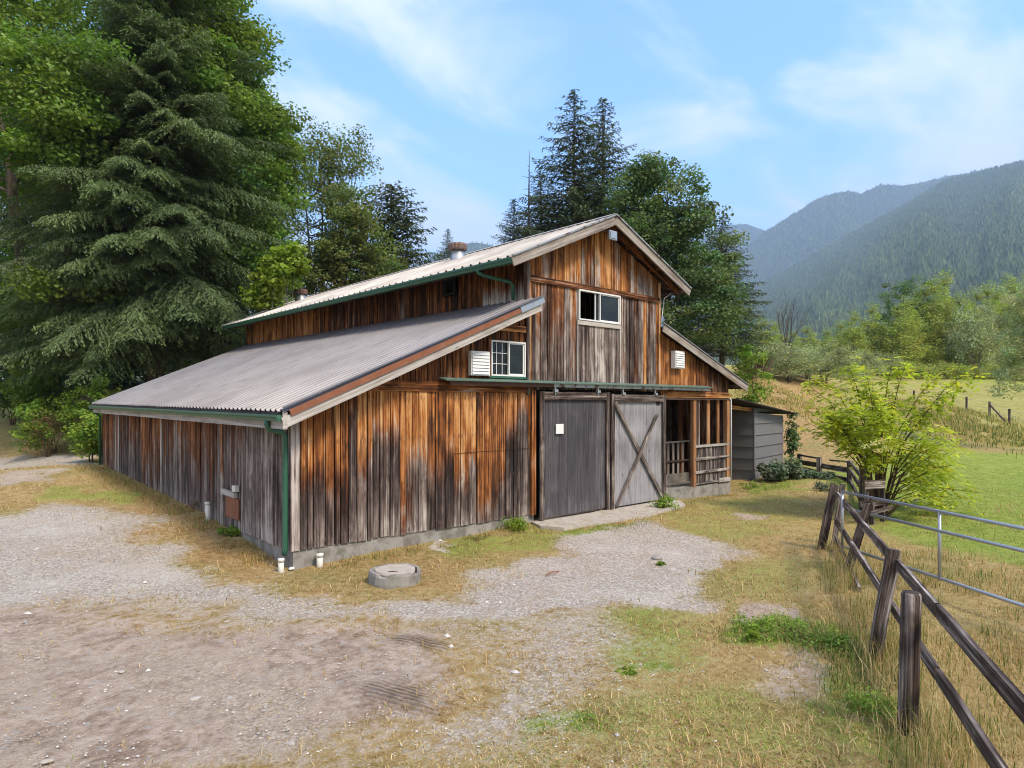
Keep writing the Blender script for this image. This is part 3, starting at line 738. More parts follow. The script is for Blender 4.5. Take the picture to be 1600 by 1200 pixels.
# sides and rear that close the building
sd9 = MB()
siding(sd9, (10.09, 0, 0), (0, 1, 0), (1, 0, 0), .02, LEN, lambda s: 4.4, lambda s: 5.95, tone_upper_left, .15, .25)
siding(sd9, (13.62, 0, 0), (0, 1, 0), (1, 0, 0), 4.5, LEN, lambda s: .35, lambda s: 3.4, tone_left, .15, .25)
siding(sd9, (0, 14.36, 0), (.9467, .3215, 0), (-.3215, .9467, 0), 0, 5.6, lambda s: .3, lambda s: zL(s*.9467)-.12, tone_left, .15, .25)
siding(sd9, (0, LEN, 0), (1, 0, 0), (0, 1, 0), 5.3, 10.09, lambda s: .3, lambda s: zM(s)-.12, tone_left, .15, .25)
siding(sd9, (0, LEN, 0), (1, 0, 0), (0, 1, 0), 10.09, 13.62, lambda s: .3, lambda s: zR(s)-.12, tone_left, .15, .25)
sd9.build('siding', M['siding'], barn)
# corner boards and horizontal bands
for cbi in (((5.29, -.035, 2.9), (5.29, -.035, 5.75), .10, .03, (.55, .85)), ((10.07, -.035, 3.2), (10.07, -.035, 5.9), .07, .03, (.8, .35)), ((5.265, .03, 4.95), (5.265, .03, 5.85), .02, .07, (.5, .9)), ((X1, -.05, .28), (X1, -.05, 3.0), .13, .06, (.52, .25))):
    cb = MB(); bar(cb, cbi[0], cbi[1], cbi[2], cbi[3], (0, 1, 0), cbi[4], 6); cb.build('corner_board', M['siding'], barn)
for a in ((1.45, 5.45, 3.03, .19, .03, (.36, .2)), (5.34, 10.06, 5.43, .13, .045, (.42, .32)), (10.12, 13.6, 2.95, .16, .035, (.62, .1)), (4.0, 5.24, 4.30, .13, .05, (.62, .12))):
    b_ = MB(); y_ = -a[4]/2-.0145 if a[2] != 4.30 else -.0
    bar(b_, (a[0], y_, a[2]), (a[1], y_, a[2]), a[4], a[3], (0, 0, 1), a[5], 8, .004); b_.build('band_board', M['siding'], barn)
# hand-nailed butt joint across the lower boards
b_ = MB(); bar(b_, (3.3, -.0275, 1.72), (5.33, -.0275, 1.74), .004, .008, (0, 0, 1), (.0, .0), 4); b_.build('joint_strip', M['siding'], barn)

fd = MB(); box(fd, .02, 5.5, .015, .35, -.6, .30); box(fd, .02, .35, .352, 14.3, -.6, .30)
box(fd, 5.502, 10.25, .17, .4, -.6, .14); box(fd, 10.252, 13.66, -.035, .25, -.6, .37); box(fd, 13.46, 13.66, .252, LEN, -.6, .37)
fd.build('foundation', M['concrete'], barn)
fl = MB(); box(fl, .36, 10.2, .41, 14.0, -.5, .12); box(fl, 10.255, 13.455, .26, LEN, -.5, .30); fl.build('floor', M['concrete'], barn)

# --- roofs
def corrugated(name, mat, p_low0, p_low1, p_hi0, p_hi1, pitch, h, wide, trap=True, slopeseg=3, wob=.0, label=None):
    """ribs run up the slope; p_low0->p_low1 is the eave, p_hi0->p_hi1 the upper edge"""
    a0, a1, b0, b1 = map(lambda p: vec(*p), (p_low0, p_low1, p_hi0, p_hi1)); L = np.linalg.norm(a1-a0)
    prof = []; s = 0
    while s < L:
        for q, zz in ((0, 0), (pitch*(1-wide)*.5, 0), (pitch*(1-wide)*.5+pitch*wide*.28, h), (pitch*(1+wide)*.5-pitch*wide*.28, h), (pitch*(1+wide)*.5, 0)):
            if s+q <= L: prof.append((s+q, zz))
        s += pitch
    prof.append((L, 0)); prof = np.array(prof); t = prof[:, 0]/L
    nrm = unit(np.cross(a1-a0, b0-a0)); nrm = nrm if nrm[2] > 0 else -nrm
    rows = []
    for j in range(slopeseg+1):
        k = j/slopeseg
        low = a0+(a1-a0)*t[:, None]; hi = b0+(b1-b0)*t[:, None]
        w_ = (vnoise(prof[:, 0]*1.3, k*3+0*t)-.5)*wob
        rows.append(low*(1-k)+hi*k+nrm*(prof[:, 1]+w_)[:, None])
    m_ = len(prof); V = np.concatenate(rows); F = []
    for j in range(slopeseg):
        for i in range(m_-1): F.append((j*m_+i, j*m_+i+1, (j+1)*m_+i+1, (j+1)*m_+i))
    me = bpy.data.meshes.new(name); me.from_pydata(V.tolist(), [], F); me.materials.append(mat)
    o = bpy.data.objects.new(name, me); C.objects.link(o); o.parent = barn
    sm = o.modifiers.new('t', 'SOLIDIFY'); sm.thickness = .004; sm.offset = -1
    if label: o['label'] = label
    return o
r1 = corrugated('roof', M['roof_grey'], (-.36, -.52, zL(-.36)), (-.36, 13.95, zL(-.36)+.12), (5.27, -.52, zL(5.27)), (5.27, 16.1, zL(5.27)+.05), .205, .040, .46, wob=.008, label='grey brown ribbed metal lean-to roof')
r2 = corrugated('roof', M['roof_white'], (4.42, -.5, zM(4.42)), (4.42, 16.45, zM(4.42)+.03), (7.69, -.5, 7.12), (7.69, 16.45, 7.12), .30, .045, .30, wob=.01, label='pale ribbed metal main roof')
r3 = corrugated('roof', M['roof_white'], (10.78, 16.45, zM(10.78)), (10.78, -.5, zM(10.78)), (7.69, 16.45, 7.12), (7.69, -.5, 7.12), .30, .045, .30)
r4 = corrugated('roof', M['roof_grey'], (14.25, 16.3, zR(14.25)), (14.25, -.27, zR(14.25)), (10.1, 16.3, zR(10.1)), (10.1, -.27, zR(10.1)), .205, .040, .46)
rc = MB()
for sgn in (-1, 1):
    p = [(7.69, -.52, 7.19), (7.69, 16.47, 7.19), (7.69+sgn*.24, 16.47, 7.19-.24*.438), (7.69+sgn*.24, -.52, 7.19-.24*.438)]
    rc.poly(p, [(0, 1, 2, 3)] if sgn < 0 else [(3, 2, 1, 0)])
rc_o = rc.build('ridge_cap', M['roof_white'], barn); sm = rc_o.modifiers.new('t', 'SOLIDIFY'); sm.thickness = .004
# dark closure strips showing between the ribs at the main eave
cs = MB(); cv = []; y = -.35
while y < 16.3:
    for yy, up_ in ((y-.045, -.02), (y-.04, .034), (y+.04, .034), (y+.045, -.02)): cv += [(4.425, yy, zM(4.42)+up_), (4.47, yy, zM(4.42)+up_), (4.425, yy, zM(4.42)-.03), (4.47, yy, zM(4.42)-.03)]
    y += .30
n_ = len(cv)//4
cs.poly(cv, [f for i in range(n_-1) for f in ((4*i, 4*i+4, 4*i+6, 4*i+2), (4*i+1, 4*i+3, 4*i+7, 4*i+5), (4*i, 4*i+1, 4*i+5, 4*i+4))])
cs.build('rib_closure', M['black_felt'], barn)
# decking under the roofs, purlins and lookouts
dk = MB()
def slab(mb, x0, x1, zf, y0, y1a, y1b, top, bot, tone=(.12, .4)):
    vs = []
    for x, ye in ((x0, y1a), (x1, y1b)):
        for y_ in (y0, ye):
            vs += [(x, y_, zf(x)-top), (x, y_, zf(x)-bot)]
    mb.poly(vs, [(0, 4, 6, 2), (1, 3, 7, 5), (0, 1, 5, 4), (2, 6, 7, 3), (0, 2, 3, 1), (4, 5, 7, 6)], None, [(tone[0], tone[1], .5, 1)]*8)
slab(dk, -.30, 5.26, zL, -.46, 13.8, 15.9, .012, .035); slab(dk, 4.52, 7.68, zM, -.45, 16.4, 16.4, .012, .035); slab(dk, 7.69, 10.7, zM, -.45, 16.4, 16.4, .012, .035); slab(dk, 10.12, 14.15, zR, -.22, 16.2, 16.2, .012, .035)
dk.build('roof_deck', M['siding'], barn)
def one_bar(name, mat, *a):
    mb = MB(); bar(mb, *a); return mb.build(name, M[mat], barn)
one_bar('rake_rafter', 'siding', (4.6, -.2, zM(4.6)-.10), (7.66, -.2, zM(7.66)-.10), .05, .11, (0, 0, 1), (.25, .3), 3); one_bar('rake_rafter', 'siding', (7.72, -.2, zM(7.72)-.10), (10.66, -.2, zM(10.66)-.10), .05, .11, (0, 0, 1), (.35, .2), 3)
for x_ in (4.75, 5.6, 6.6, 8.7, 9.7, 10.5): one_bar('lookout', 'siding', (x_, -.44, zM(x_)-.075), (x_, .0, zM(x_)-.075), .04, .08, (0, 0, 1), (.3, .2))
for x_ in (11.0, 12.2, 13.4): one_bar('lookout', 'siding', (x_, -.22, zR(x_)-.08), (x_, .0, zR(x_)-.08), .04, .09, (0, 0, 1), (.3, .2))
# fascia, rakes
def rake(name, mat, x0, x1, zf, y, w, h, drop, tone, lab=None, jit=.003):
    mb = MB(); bar(mb, (x0, y, zf(x0)-drop-h/2), (x1, y, zf(x1)-drop-h/2), w, h, (0, 0, 1), tone, 8, jit); o = mb.build(name, mat, barn)
    if lab: o['label'] = lab
    return o
rake('fascia_board', M['trim_wood'], 4.42, 7.685, zM, -.485, .035, .20, .0, (.5, .72)); rake('fascia_board', M['trim_wood'], 7.695, 10.80, zM, -.485, .035, .19, .0, (.5, .72))
rake('fascia_board', M['trim_wood'], -.36, 5.24, zL, -.47, .035, .17, .09, (.86, .95)); rake('fascia_board', M['trim_wood'], 9.95, 14.28, zR, -.245, .035, .19, .015, (.42, .6))
rake('rake_flashing', M['rust'], -.26, 4.62, zL, -.505, .03, .105, -.0, (.5, .5), 'rusty red-brown roof edge flashing')
rake('rake_flashing', M['galv'], 4.63, 5.30, zL, -.507, .03, .125, -.012, (.5, .5), 'short bright galvanised end of the flashing')
rake('rake_flashing', M['roof_grey'], 9.93, 14.3, zR, -.262, .05, .03, -.03, (.5, .5))
hc = MB(); bar(hc, (-.37, -.515, zL(-.3)+.045), (5.29, -.515, zL(5.29)+.045), .10, .012, (-.387, 0, .92)); hc.build('rake_cap', M['roof_grey'], barn)
hc = MB()
bar(hc, (4.40, -.51, zM(4.4)+.03), (7.69, -.51, zM(7.69)+.035), .06, .03, (-.4, 0, .92)); bar(hc, (7.69, -.51, zM(7.69)+.035), (10.82, -.51, zM(10.82)+.03), .06, .03, (.4, 0, .92)); hc.build('rake_cap', M['track_metal'], barn)
ef = MB(); bar(ef, (-.335, -.45, 2.40), (-.335, 13.9, 2.53), .03, .20, (0, 0, 1), (.80, .9), 14, .002); bar(ef, (-.37, -.478, 2.44), (-.30, -.478, 2.44), .03, .27, (0, 0, 1), (.85, .95)); ef.build('fascia_board', M['trim_wood'], barn)
# ragged black underlay hanging over the gutter
uf = MB(); n_ = 220; vs = []; 
for i in range(n_+1):
    y_ = -.42+i*14.3/n_; z_ = zL(-.36)-.004+.12*i/n_; q = .035+.03*random.random()
    vs += [(-.372, y_, z_), (-.385-.02*random.random(), y_, z_-q)]
uf.poly(vs, [(2*i, 2*i+2, 2*i+3, 2*i+1) for i in range(n_)]); o = uf.build('roof_underlay', M['black_felt'], barn); sm = o.modifiers.new('t', 'SOLIDIFY'); sm.thickness = .012
es = MB(); bar(es, (4.50, -.44, zM(4.5)-.10), (4.50, 16.4, zM(4.5)-.07), .03, .14, (0, 0, 1), (.2, .3), 8); bar(es, (10.72, -.44, zM(10.72)-.09), (10.72, 16.4, zM(10.72)-.09), .03, .13, (0, 0, 1), (.5, .7), 8); bar(es, (14.18, -.22, zR(14.18)-.09), (14.18, 16.2, zR(14.18)-.09), .03, .13, (0, 0, 1), (.5, .7), 8)
es.build('fascia_board', M['siding'], barn)

def gutter(p0, p1, w=.12, h=.10, side=-1):
    """open-topped K-style trough along y"""
    mb = MB(); prof = [(0, 0), (0, -h), (side*w*.65, -h), (side*w*.8, -h*.55), (side*w, -h*.3), (side*w, 0), (side*(w-.012), 0), (side*(w-.012), -.008)]
    vs = []; n = 10
    for i in range(n+1):
        t = i/n; b = vec(*p0)*(1-t)+vec(*p1)*t; b[2] += random.uniform(-.004, .004)
        vs += [(b[0]+q[0], b[1], b[2]+q[1]) for q in prof]
    k = len(prof); fs = [(i*k+j, (i+1)*k+j, (i+1)*k+j+1, i*k+j+1) for i in range(n) for j in range(k-1)]
    fs += [(0, 1, 2, 3, 4, 5), (n*k+5, n*k+4, n*k+3, n*k+2, n*k+1, n*k)]
    mb.poly(vs, fs); o = mb.build('gutter', M['green_paint'], barn); sm = o.modifiers.new('t', 'SOLIDIFY'); sm.thickness = .004; return o
gutter((-.352, -.46, 2.525), (-.352, 13.95, 2.655))
gutter((4.48, -.46, zM(4.5)-.045), (4.48, 16.4, zM(4.5)-.015), .12, .11)
def downspout(pts, r=.04, strap=True):
    mb = MB(); tube(mb, pts, r, 10); o = mb.build('downspout', M['green_paint'], barn, True)
    return o
downspout([(-.40, .06, 2.44), (-.40, .06, 2.36), (-.36, .07, 2.29), (-.14, .09, 2.24), (-.085, .09, 2.18), (-.085, .09, 1.2), (-.085, .09, .32), (-.10, .09, .22)], .046)
downspout([(-.40, 14.0, 2.56), (-.2, 14.25, 2.40), (-.08, 14.28, 2.3), (-.08, 14.28, .6)], .04)
downspout([(4.42, .62, 5.62), (4.42, .62, 5.52), (4.55, .58, 5.47), (5.10, .34, 5.36), (5.18, .33, 5.28), (5.18, .33, 4.98)], .042)
downspout([(4.45, 16.0, 5.6), (5.1, 16.1, 5.4), (5.18, 16.1, 5.2), (5.18, 16.1, 5.0)], .04)
# white downpipe at the porch corner and stay under the right eave
wp = MB(); tube(wp, [(13.60, -.07, 2.86), (13.64, -.07, 2.80), (13.645, -.07, 2.7), (13.645, -.07, .4)], .022, 8); wp.build('downspout', M['white_vinyl'], barn, True)
wp = MB(); tube(wp, [(10.5, -.1, 5.66), (10.25, -.06, 5.5), (10.2, -.04, 5.1), (10.14, -.04, 4.8)], .012, 6); wp.build('conduit', M['white_vinyl'], barn, True)

# --- windows
def window(x0, x1, z0, z1, split, label, grid=None, y=-.02, openleft=True):
    fr = MB(); t = .032
    for a in ((x0, x1, z0, z0+t), (x0, x1, z1-t, z1), (x0, x0+t, z0+t, z1-t), (x1-t, x1, z0+t, z1-t)): box(fr, a[0], a[1], y-.045, y+.05, a[2], a[3])
    w = fr.build('window', M['white_vinyl'], barn); w['label'] = label
    sx = x0+t+(x1-x0-2*t)*split
    s = MB()
    box(s, sx-.015, sx+.015, y-.03, y+.02, z0+t, z1-t)
    box(s, sx+.021, x1-t-.002, y-.022, y+.012, z0+t, z0+t+.025); box(s, sx+.021, x1-t-.002, y-.022, y+.012, z1-t-.025, z1-t)
    box(s, x1-t-.03, x1-t-.002, y-.022, y+.012, z0+t+.026, z1-t-.026)
    s.build('sash', M['white_vinyl'], w)
    p = MB(); box(p, sx+.02, x1-t-.028, y-.004, y+.002, z0+t+.02, z1-t-.02); p.build('pane', M['glass'], w)
    if grid:
        g = MB()
        for k in range(1, grid[0]): xx = x0+t+(sx-x0-t)*k/grid[0]; box(g, xx-.006, xx+.006, y+.018, y+.026, z0+t, z1-t)
        for k in range(1, grid[1]): zz = z0+t+(z1-z0-2*t)*k/grid[1]; box(g, x0+t, sx-.022, y+.016, y+.0175, zz-.006, zz+.006)
        g.build('muntin', M['white_vinyl'], w)
        p = MB(); box(p, x0+t, sx-.02, y+.03, y+.034, z0+t, z1-t); p.build('pane', M['glass'], w)
    else:
        for q0, q1 in ((sx-.16, 0), (x1-.26, .005)):
            g = MB(); box(g, q0, q0+.025, y+q1, y+.025+q1, z0+t, z1-t); g.build('sash', M['white_vinyl'], w)
        p = MB(); box(p, sx-.135, sx-.02, y+.010, y+.014, z0+t, z1-t); p.build('pane', M['glass'], w)
    return w
window(6.90, 8.42, 4.66, 5.37, .50, 'upper sliding window with its left half open')
window(4.24, 5.21, 3.28, 4.02, .52, 'lower sliding window with a grid in its left half', (3, 3), y=.0)
sl_ = MB(); bar(sl_, (6.86, -.03, 4.60), (8.46, -.03, 4.60), .04, .10, (0, 0, 1), (.80, .95), 4); bar(sl_, (6.87, -.03, 3.2), (6.87, -.03, 4.55), .03, .03, (0, 1, 0), (.8, 1)); bar(sl_, (8.44, -.03, 3.2), (8.44, -.03, 4.55), .05, .03, (0, 1, 0), (.8, 1)); sl_.build('window_sill', M['trim_wood'], barn)
sl_ = MB(); box(sl_, 4.2, 5.25, -.05, .03, 3.235, 3.275); sl_.build('window_sill', M['green_paint'], barn)
sl_ = MB(); bar(sl_, (4.19, -.025, 3.26), (4.19, -.025, 4.05), .07, .03, (0, 1, 0), (.35, .1)); sl_.build('band_board', M['siding'], barn)
hb = MB(); box(hb, 5.215, 5.24, 2.47, 3.02, 5.37, 5.83); hw = hb.build('wall_box', M['dark'], barn); hb = MB(); box(hb, 5.20, 5.214, 2.55, 2.85, 5.42, 5.72); hb.build('pane', M['glass'], hw)
# --- louvred boxes
def louvre_box(x0, x1, z0, z1, dep, label, y0=-.02):
    mb = MB(); yf = y0-dep
    box(mb, x0, x1, yf, y0, z0, z1); v = mb.build('louvred_vent', M['white_vinyl'], barn); v['label'] = label
    l = MB(); n = 7; h = (z1-z0-.04)/n
    for k in range(n):
        z = z0+.02+h*k
        l.poly([(x0+.02, yf-.006, z+h-.004), (x1-.02, yf-.006, z+h-.004), (x1-.02, yf-.026, z+.006), (x0+.02, yf-.026, z+.006), (x0+.02, yf-.002, z+.006), (x1-.02, yf-.002, z+.006)], [(3, 2, 1, 0), (4, 5, 2, 3), (0, 4, 3), (1, 2, 5)])
    l.build('louvre', M['white_vinyl'], v)
louvre_box(3.65, 4.13, 3.27, 3.76, .10, 'white louvred box beside the lower window')
louvre_box(10.62, 11.05, 3.66, 4.13, .14, 'white louvred box under the right lean-to roof')
# --- floodlight
f1 = MB(); box(f1, 7.46, 7.74, -.50, -.44, 6.55, 6.76); fo = f1.build('floodlight', M['galv'], barn); fo['label'] = 'square floodlight under the gable peak'
f2 = MB(); box(f2, 7.49, 7.71, -.515, -.501, 6.58, 6.73); f2.build('lens', M['galv'], fo); f3 = MB(); tube(f3, [(7.6, -.44, 6.7), (7.6, -.3, 6.8), (7.6, -.2, 6.82)], .018, 6); f3.build('bracket', M['galv'], fo)
# --- roof vents
def roof_vent(x, y, s=1.):
    z = zM(x); mb = MB(); lathe(mb, x, y, [(.22*s, z-.15), (.22*s, z+.10), (.19*s, z+.12), (.19*s, z+.34*s)], 20); v = mb.build('roof_vent', M['galv'], barn, True)
    c = MB(); n = 28; vs = []; 
    for (r, zz) in ((.235, .26), (.25, .30), (.25, .40), (.235, .45), (.02, .48)):
        for k in range(n):
            t = 2*PI*k/n; rr = r+(.015 if k % 2 else -.006)*(r > .1); vs.append((x+math.cos(t)*rr*s, y+math.sin(t)*rr*s, z+zz*s))
    c.poly(vs, [(i*n+k, i*n+(k+1) % n, (i+1)*n+(k+1) % n, (i+1)*n+k) for i in range(4) for k in range(n)]+[tuple(range(n-1, -1, -1))]); c.build('cap', M['vent_cap'], v)
roof_vent(7.05, 4.75); roof_vent(6.95, 14.85)

# --- door track with its small green-topped hood
tr = MB(); box(tr, 3.06, 5.9, -.22, -.14, 3.07, 3.15); t1 = tr.build('door_track', M['rust_track'], barn)
tr = MB(); box(tr, 5.902, 12.25, -.22, -.14, 3.07, 3.15); t2 = tr.build('door_track', M['track_metal'], barn)
hd = MB(); vs = [(2.9, -.29, 3.165), (12.3, -.29, 3.165), (12.3, -.035, 3.215), (2.9, -.035, 3.215)]; hd.poly(vs, [(0, 1, 2, 3)]); ho = hd.build('track_hood', M['hood_paint'], barn); sm = ho.modifiers.new('t', 'SOLIDIFY'); sm.thickness = .02
# --- sliding doors
def door(x0, x1, z0, z1, y, tone_panel, label, xbrace=False, window_=None, dark=False, skew=0):
    pn = MB(); n = 2 if not xbrace else 3
    if not xbrace:
        siding(pn, (0, y, 0), (1, 0, 0), (0, -1, 0), x0+.1, x1-.1, lambda s: z0+.02*math.sin(s*9)*.3, lambda s: z1-.06, lambda s, z, r, r2: tone_panel(s, z), .5, 1.3, off=.003, gap=.003, holes=[window_] if window_ else ())
    else:
        siding(pn, (0, y, 0), (1, 0, 0), (0, -1, 0), x0+.1, x1-.1, lambda s: z0+.025*abs(math.sin(s*7)), lambda s: z1-.06, lambda s, z, r, r2: tone_panel(s, z), 3, 3, off=.0, gap=.003, seg=.2)
    d = pn.build('sliding_door', M['plywood'], barn); d['label'] = label
    fr = MB(); T = (.42, .55)
    bar(fr, (x0+.06, y-.045, z0-.03), (x0+.06, y-.045, z1), .12, .04, (0, 1, 0), T, 6, .002); bar(fr, (x1-.06, y-.045, z0-.02), (x1-.06, y-.045, z1), .12, .04, (0, 1, 0), T, 6, .002)
    bar(fr, (x0+.121, y-.046, z1-.10), (x1-.121, y-.046, z1-.10), .04, .17, (0, 0, 1), T, 4, .002)
    fr.build('door_frame', M['trim_wood'] if False else M['fence_wood'], d)
    if xbrace:
        br = MB(); bar(br, (x0+.14, y-.05, z1-.2), (x1-.14, y-.05, z0+.08), .035, .10, (0, 0, 1), (.55, .75), 6, .002); br.build('brace', M['fence_wood'], d)
        br = MB(); bar(br, (x0+.20, y-.086, z0+.05), (x1-.42, y-.086, z1-.52), .03, .085, (0, 0, 1), (.75, .9), 6, .002); br.build('brace', M['fence_wood'], d)
    for xx in (x0+.45, x1-.45):
        hg = MB(); box(hg, xx-.02, xx+.02, -.20, -.16, z1-.08, z1+.12); box(hg, xx-.05, xx+.05, -.235, -.16, z1-.02, z1+.04); hg.build('hanger', M['galv'], d)
    return d
def tp1(s, z): return cl(.31+.22*cl((z-.2)/-.4+1)*0+.14*float(vnoise(s*2, z*1.2))+.10*(z < .6)), .95
def tp2(s, z):
    g = .95-.9*cl((z-2.68)/.1); return cl(.86+.45*(float(vnoise(s*2.5+4, z*3))-.5)+.15*(z > 2.6)), g
d1 = door(5.52, 7.86, .20, 2.98, -.12, tp1, 'dark charcoal plywood sliding door')
pw = MB(); box(pw, 6.02, 6.26, -.168, -.15, 2.03, 2.25); pw.build('patch', M['white_vinyl'], d1)
d2 = door(7.90, 10.13, .18, 2.94, -.14, tp2, 'silvery plywood sliding door with an X brace', True)
hl = MB(); box(hl, 9.78, 9.93, -.170, -.155, 2.68, 2.86); hl.build('peephole', M['dark'], d2)
bt = MB(); bar(bt, (5.55, -.10, .175), (7.4, -.10, .185), .10, .04, (0, 0, 1), (.4, .8), 5, .01); bt.build('bottom_board', M['fence_wood'], d1)

# near-black sheet added behind the doors to stand for the unlit interior
iw = MB(); box(iw, 5.5, 10.2, .30, .32, .13, 3.0); iw.build('dark_backing', M['dark'], barn)

# --- porch bay
def pst(x, y, z0, z1, w, d, tone, name='stud', mat='stud'):
    mb = MB(); bar(mb, (x, y, z0), (x, y, z1), w, d, (0, 1, 0), tone, 6, .002); return mb.build(name, M[mat], barn)
hdr = MB(); bar(hdr, (10.25, .03, 2.855), (13.6, .03, 2.855), .09, .05, (0, 0, 1), (.4, .3), 3); bar(hdr, (10.2, -.06, 2.83), (13.6, -.06, 2.83), .04, .03, (0, 0, 1), (.4, .7), 3); hdr.build('header', M['stud'], barn)
pst(11.74, .0, .372, 2.82, .14, .10, (.62, .25), 'post'); pst(13.50, .0, .372, 2.82, .16, .12, (.62, .05), 'post'); pst(12.02, .04, 1.50, 2.82, .05, .09, (.85, .7))
pst(12.55, .04, 1.50, 2.82, .14, .05, (.62, .1)); pst(12.78, .16, 1.50, 2.82, .05, .05, (.8, .6)); pst(13.08, .04, 1.50, 2.82, .10, .05, (.6, .1))
hw_ = MB(); siding(hw_, (0, .0, 0), (1, 0, 0), (0, -1, 0), 11.82, 13.42, lambda s: .42, lambda s: 1.50, lambda s, z, r, r2: (.52+.25*(r2-.5), .95), .09, .12)
ra = hw_.build('half_wall', M['fence_wood'], barn)
for z_, h_ in ((1.50, .07), (1.14, .08), (.76, .08), (.45, .05)):
    b_ = MB(); bar(b_, (11.75, -.045, z_), (13.58, -.045, z_), .03, h_, (0, 0, 1), (.7, .95), 3, .002); b_.build('rail', M['trim_wood'] if z_ > 1.4 else M['fence_wood'], ra)
b_ = MB(); bar(b_, (12.95, -.075, .46), (13.58, -.075, .46), .03, .12, (0, 0, 1), (.8, .95)); b_.build('rail', M['trim_wood'], ra)
# inside the bay: an inner railing on a curb, studs and the dark far partition
cu = MB(); box(cu, 10.26, 13.45, 1.25, 1.4, .301, .56); cu.build('curb', M['concrete'], barn)
ir = MB(); 
for x_ in np.arange(10.3, 13.4, .26): bar(ir, (x_, 1.29, .56), (x_, 1.29, 1.52), .10, .02, (0, 1, 0), (.85, .75))
bar(ir, (10.26, 1.25, 1.54), (13.44, 1.25, 1.54), .05, .05, (0, 0, 1), (.95, .8)); bar(ir, (10.26, 1.26, .95), (13.44, 1.26, .95), .03, .06, (0, 0, 1), (.3, .7)); ir.build('inner_railing', M['stud'], barn)
for x_, g_ in ((11.0, .1), (12.0, .1), (12.25, .7), (13.1, .1)): pst(x_, 1.34, .56, 2.95, .09, .09, (.55, g_))
pt = MB(); siding(pt, (0, 4.5, 0), (1, 0, 0), (0, -1, 0), 10.2, 13.6, lambda s: .3, lambda s: 3.3, tone_in, .15, .25); siding(pt, (10.2, 0, 0), (0, 1, 0), (1, 0, 0), .05, 4.5, lambda s: .3, lambda s: 4.4, tone_in, .15, .25); pt.build('partition', M['siding'], barn)
jb = MB()
for y_ in (1.1, 2.4, 3.7): bar(jb, (10.2, y_, 2.92), (13.6, y_, 2.92), .05, .14, (0, 0, 1), (.45, .2))
jb.build('ceiling_joist', M['stud'], barn)
sw = MB(); siding(sw, (13.56, 0, 0), (0, 1, 0), (1, 0, 0), .12, 4.5, lambda s: .37, lambda s: 3.35, tone_in, .15, .25); sw.build('siding', M['siding'], barn)

# --- hatch low on the left wall
ha = MB(); box(ha, -.052, -.03, 2.27, 2.95, .50, .90); h_o = ha.build('hatch', M['rust'], barn); h_o['label'] = 'rust stained plywood hatch low in the left wall'
h2 = MB(); bar(h2, (-.075, 2.34, .965), (-.075, 3.08, .985), .06, .10, (0, 0, 1), (.8, 1.)); h2.build('ledge', M['trim_wood'], h_o)
h3 = MB(); box(h3, -.11, -.032, 2.28, 2.45, 1.04, 1.15); h3.build('meter_box', M['pvc'], h_o)
# ------------------------------------------------------------------ SHED beside the barn
SA = rad(8.7); su = vec(math.cos(SA), math.sin(SA), 0); sn = vec(math.sin(SA), -math.cos(SA), 0); sv = -sn
SO = vec(15.98, .47, 0)
shed = thing('shed', 'small grey lap-sided shed under a thin sloping roof at the barn\'s right corner', 'shed', tuple(SO))
def spt(a, b, z): p = su*a+sv*b; return (p[0], p[1], z)
def lap(u0, v0, u1, v1, outn, ztop0, ztop1):
    """horizontal lap siding between two plan points, courses stepping out at the bottom"""
    mb = MB(); z = .12; hc_ = .385
    while z < max(ztop0, ztop1):
        za0, za1 = min(z+hc_, ztop0), min(z+hc_, ztop1)
        if za0-z < .02 and za1-z < .02: break
        za0 = max(za0, z+.001); za1 = max(za1, z+.001)
        o0, o1 = outn*.045, outn*.008
        q = [vec(*spt(u0, v0, z))+o0, vec(*spt(u1, v1, z))+o0, vec(*spt(u1, v1, za1))+o1, vec(*spt(u0, v0, za0))+o1, vec(*spt(u1, v1, z))-outn*.02, vec(*spt(u0, v0, z))-outn*.02]
        mb.poly([tuple(i) for i in q], [(0, 1, 2, 3), (5, 4, 1, 0)]); z += hc_
    return mb
def sz(a): return 2.60-a*.105
w_ = lap(0, 0, 3.05, 0, sn, sz(0)-.02, sz(3.05)-.02).build('wall', M['shed_panel'], shed)
w_ = lap(0, 4, 0, 0, -su, 2.60, 2.60).build('wall', M['shed_panel'], shed)
w_ = lap(3.05, 0, 3.05, 4, su, sz(3.05), sz(3.05)).build('wall', M['shed_panel'], shed); w_ = lap(3.05, 4, 0, 4, sv, sz(3.), sz(0)).build('wall', M['shed_panel'], shed)
mb = MB(); bar(mb, spt(0, -.03, .1), spt(0, -.03, 2.55), .06, .06, (0, 1, 0)); mb.build('corner_post', M['shed_panel'], shed)
mb = MB(); bar(mb, spt(-2.25, .1, 2.62), spt(.1, .06, 2.50), .04, .12, (0, 0, 1), (.7, .1), 4); mb.build('beam', M['siding'], shed)
mb = MB(); q = [spt(-2.2, -.32, 2.86), spt(3.5, -.42, 2.35), spt(3.5, 4.3, 2.35), spt(-2.2, 4.3, 2.86)]
mb.poly(q+[(a, b, c-.035) for a, b, c in q], [(0, 1, 2, 3), (7, 6, 5, 4), (0, 4, 5, 1), (1, 5, 6, 2), (2, 6, 7, 3), (3, 7, 4, 0)]); mb.build('roof', M['black_felt'], shed)
mb = MB(); 
for k in range(4): bar(mb, spt(-2.15+k*1.4, .25+.9*k*0, 2.79-.09*k*1.4), spt(-2.15+k*1.4, 4.1, 2.79-.09*k*1.4), .04, .08, (0, 0, 1), (.5, .1))
mb.build('rafter', M['siding'], shed)

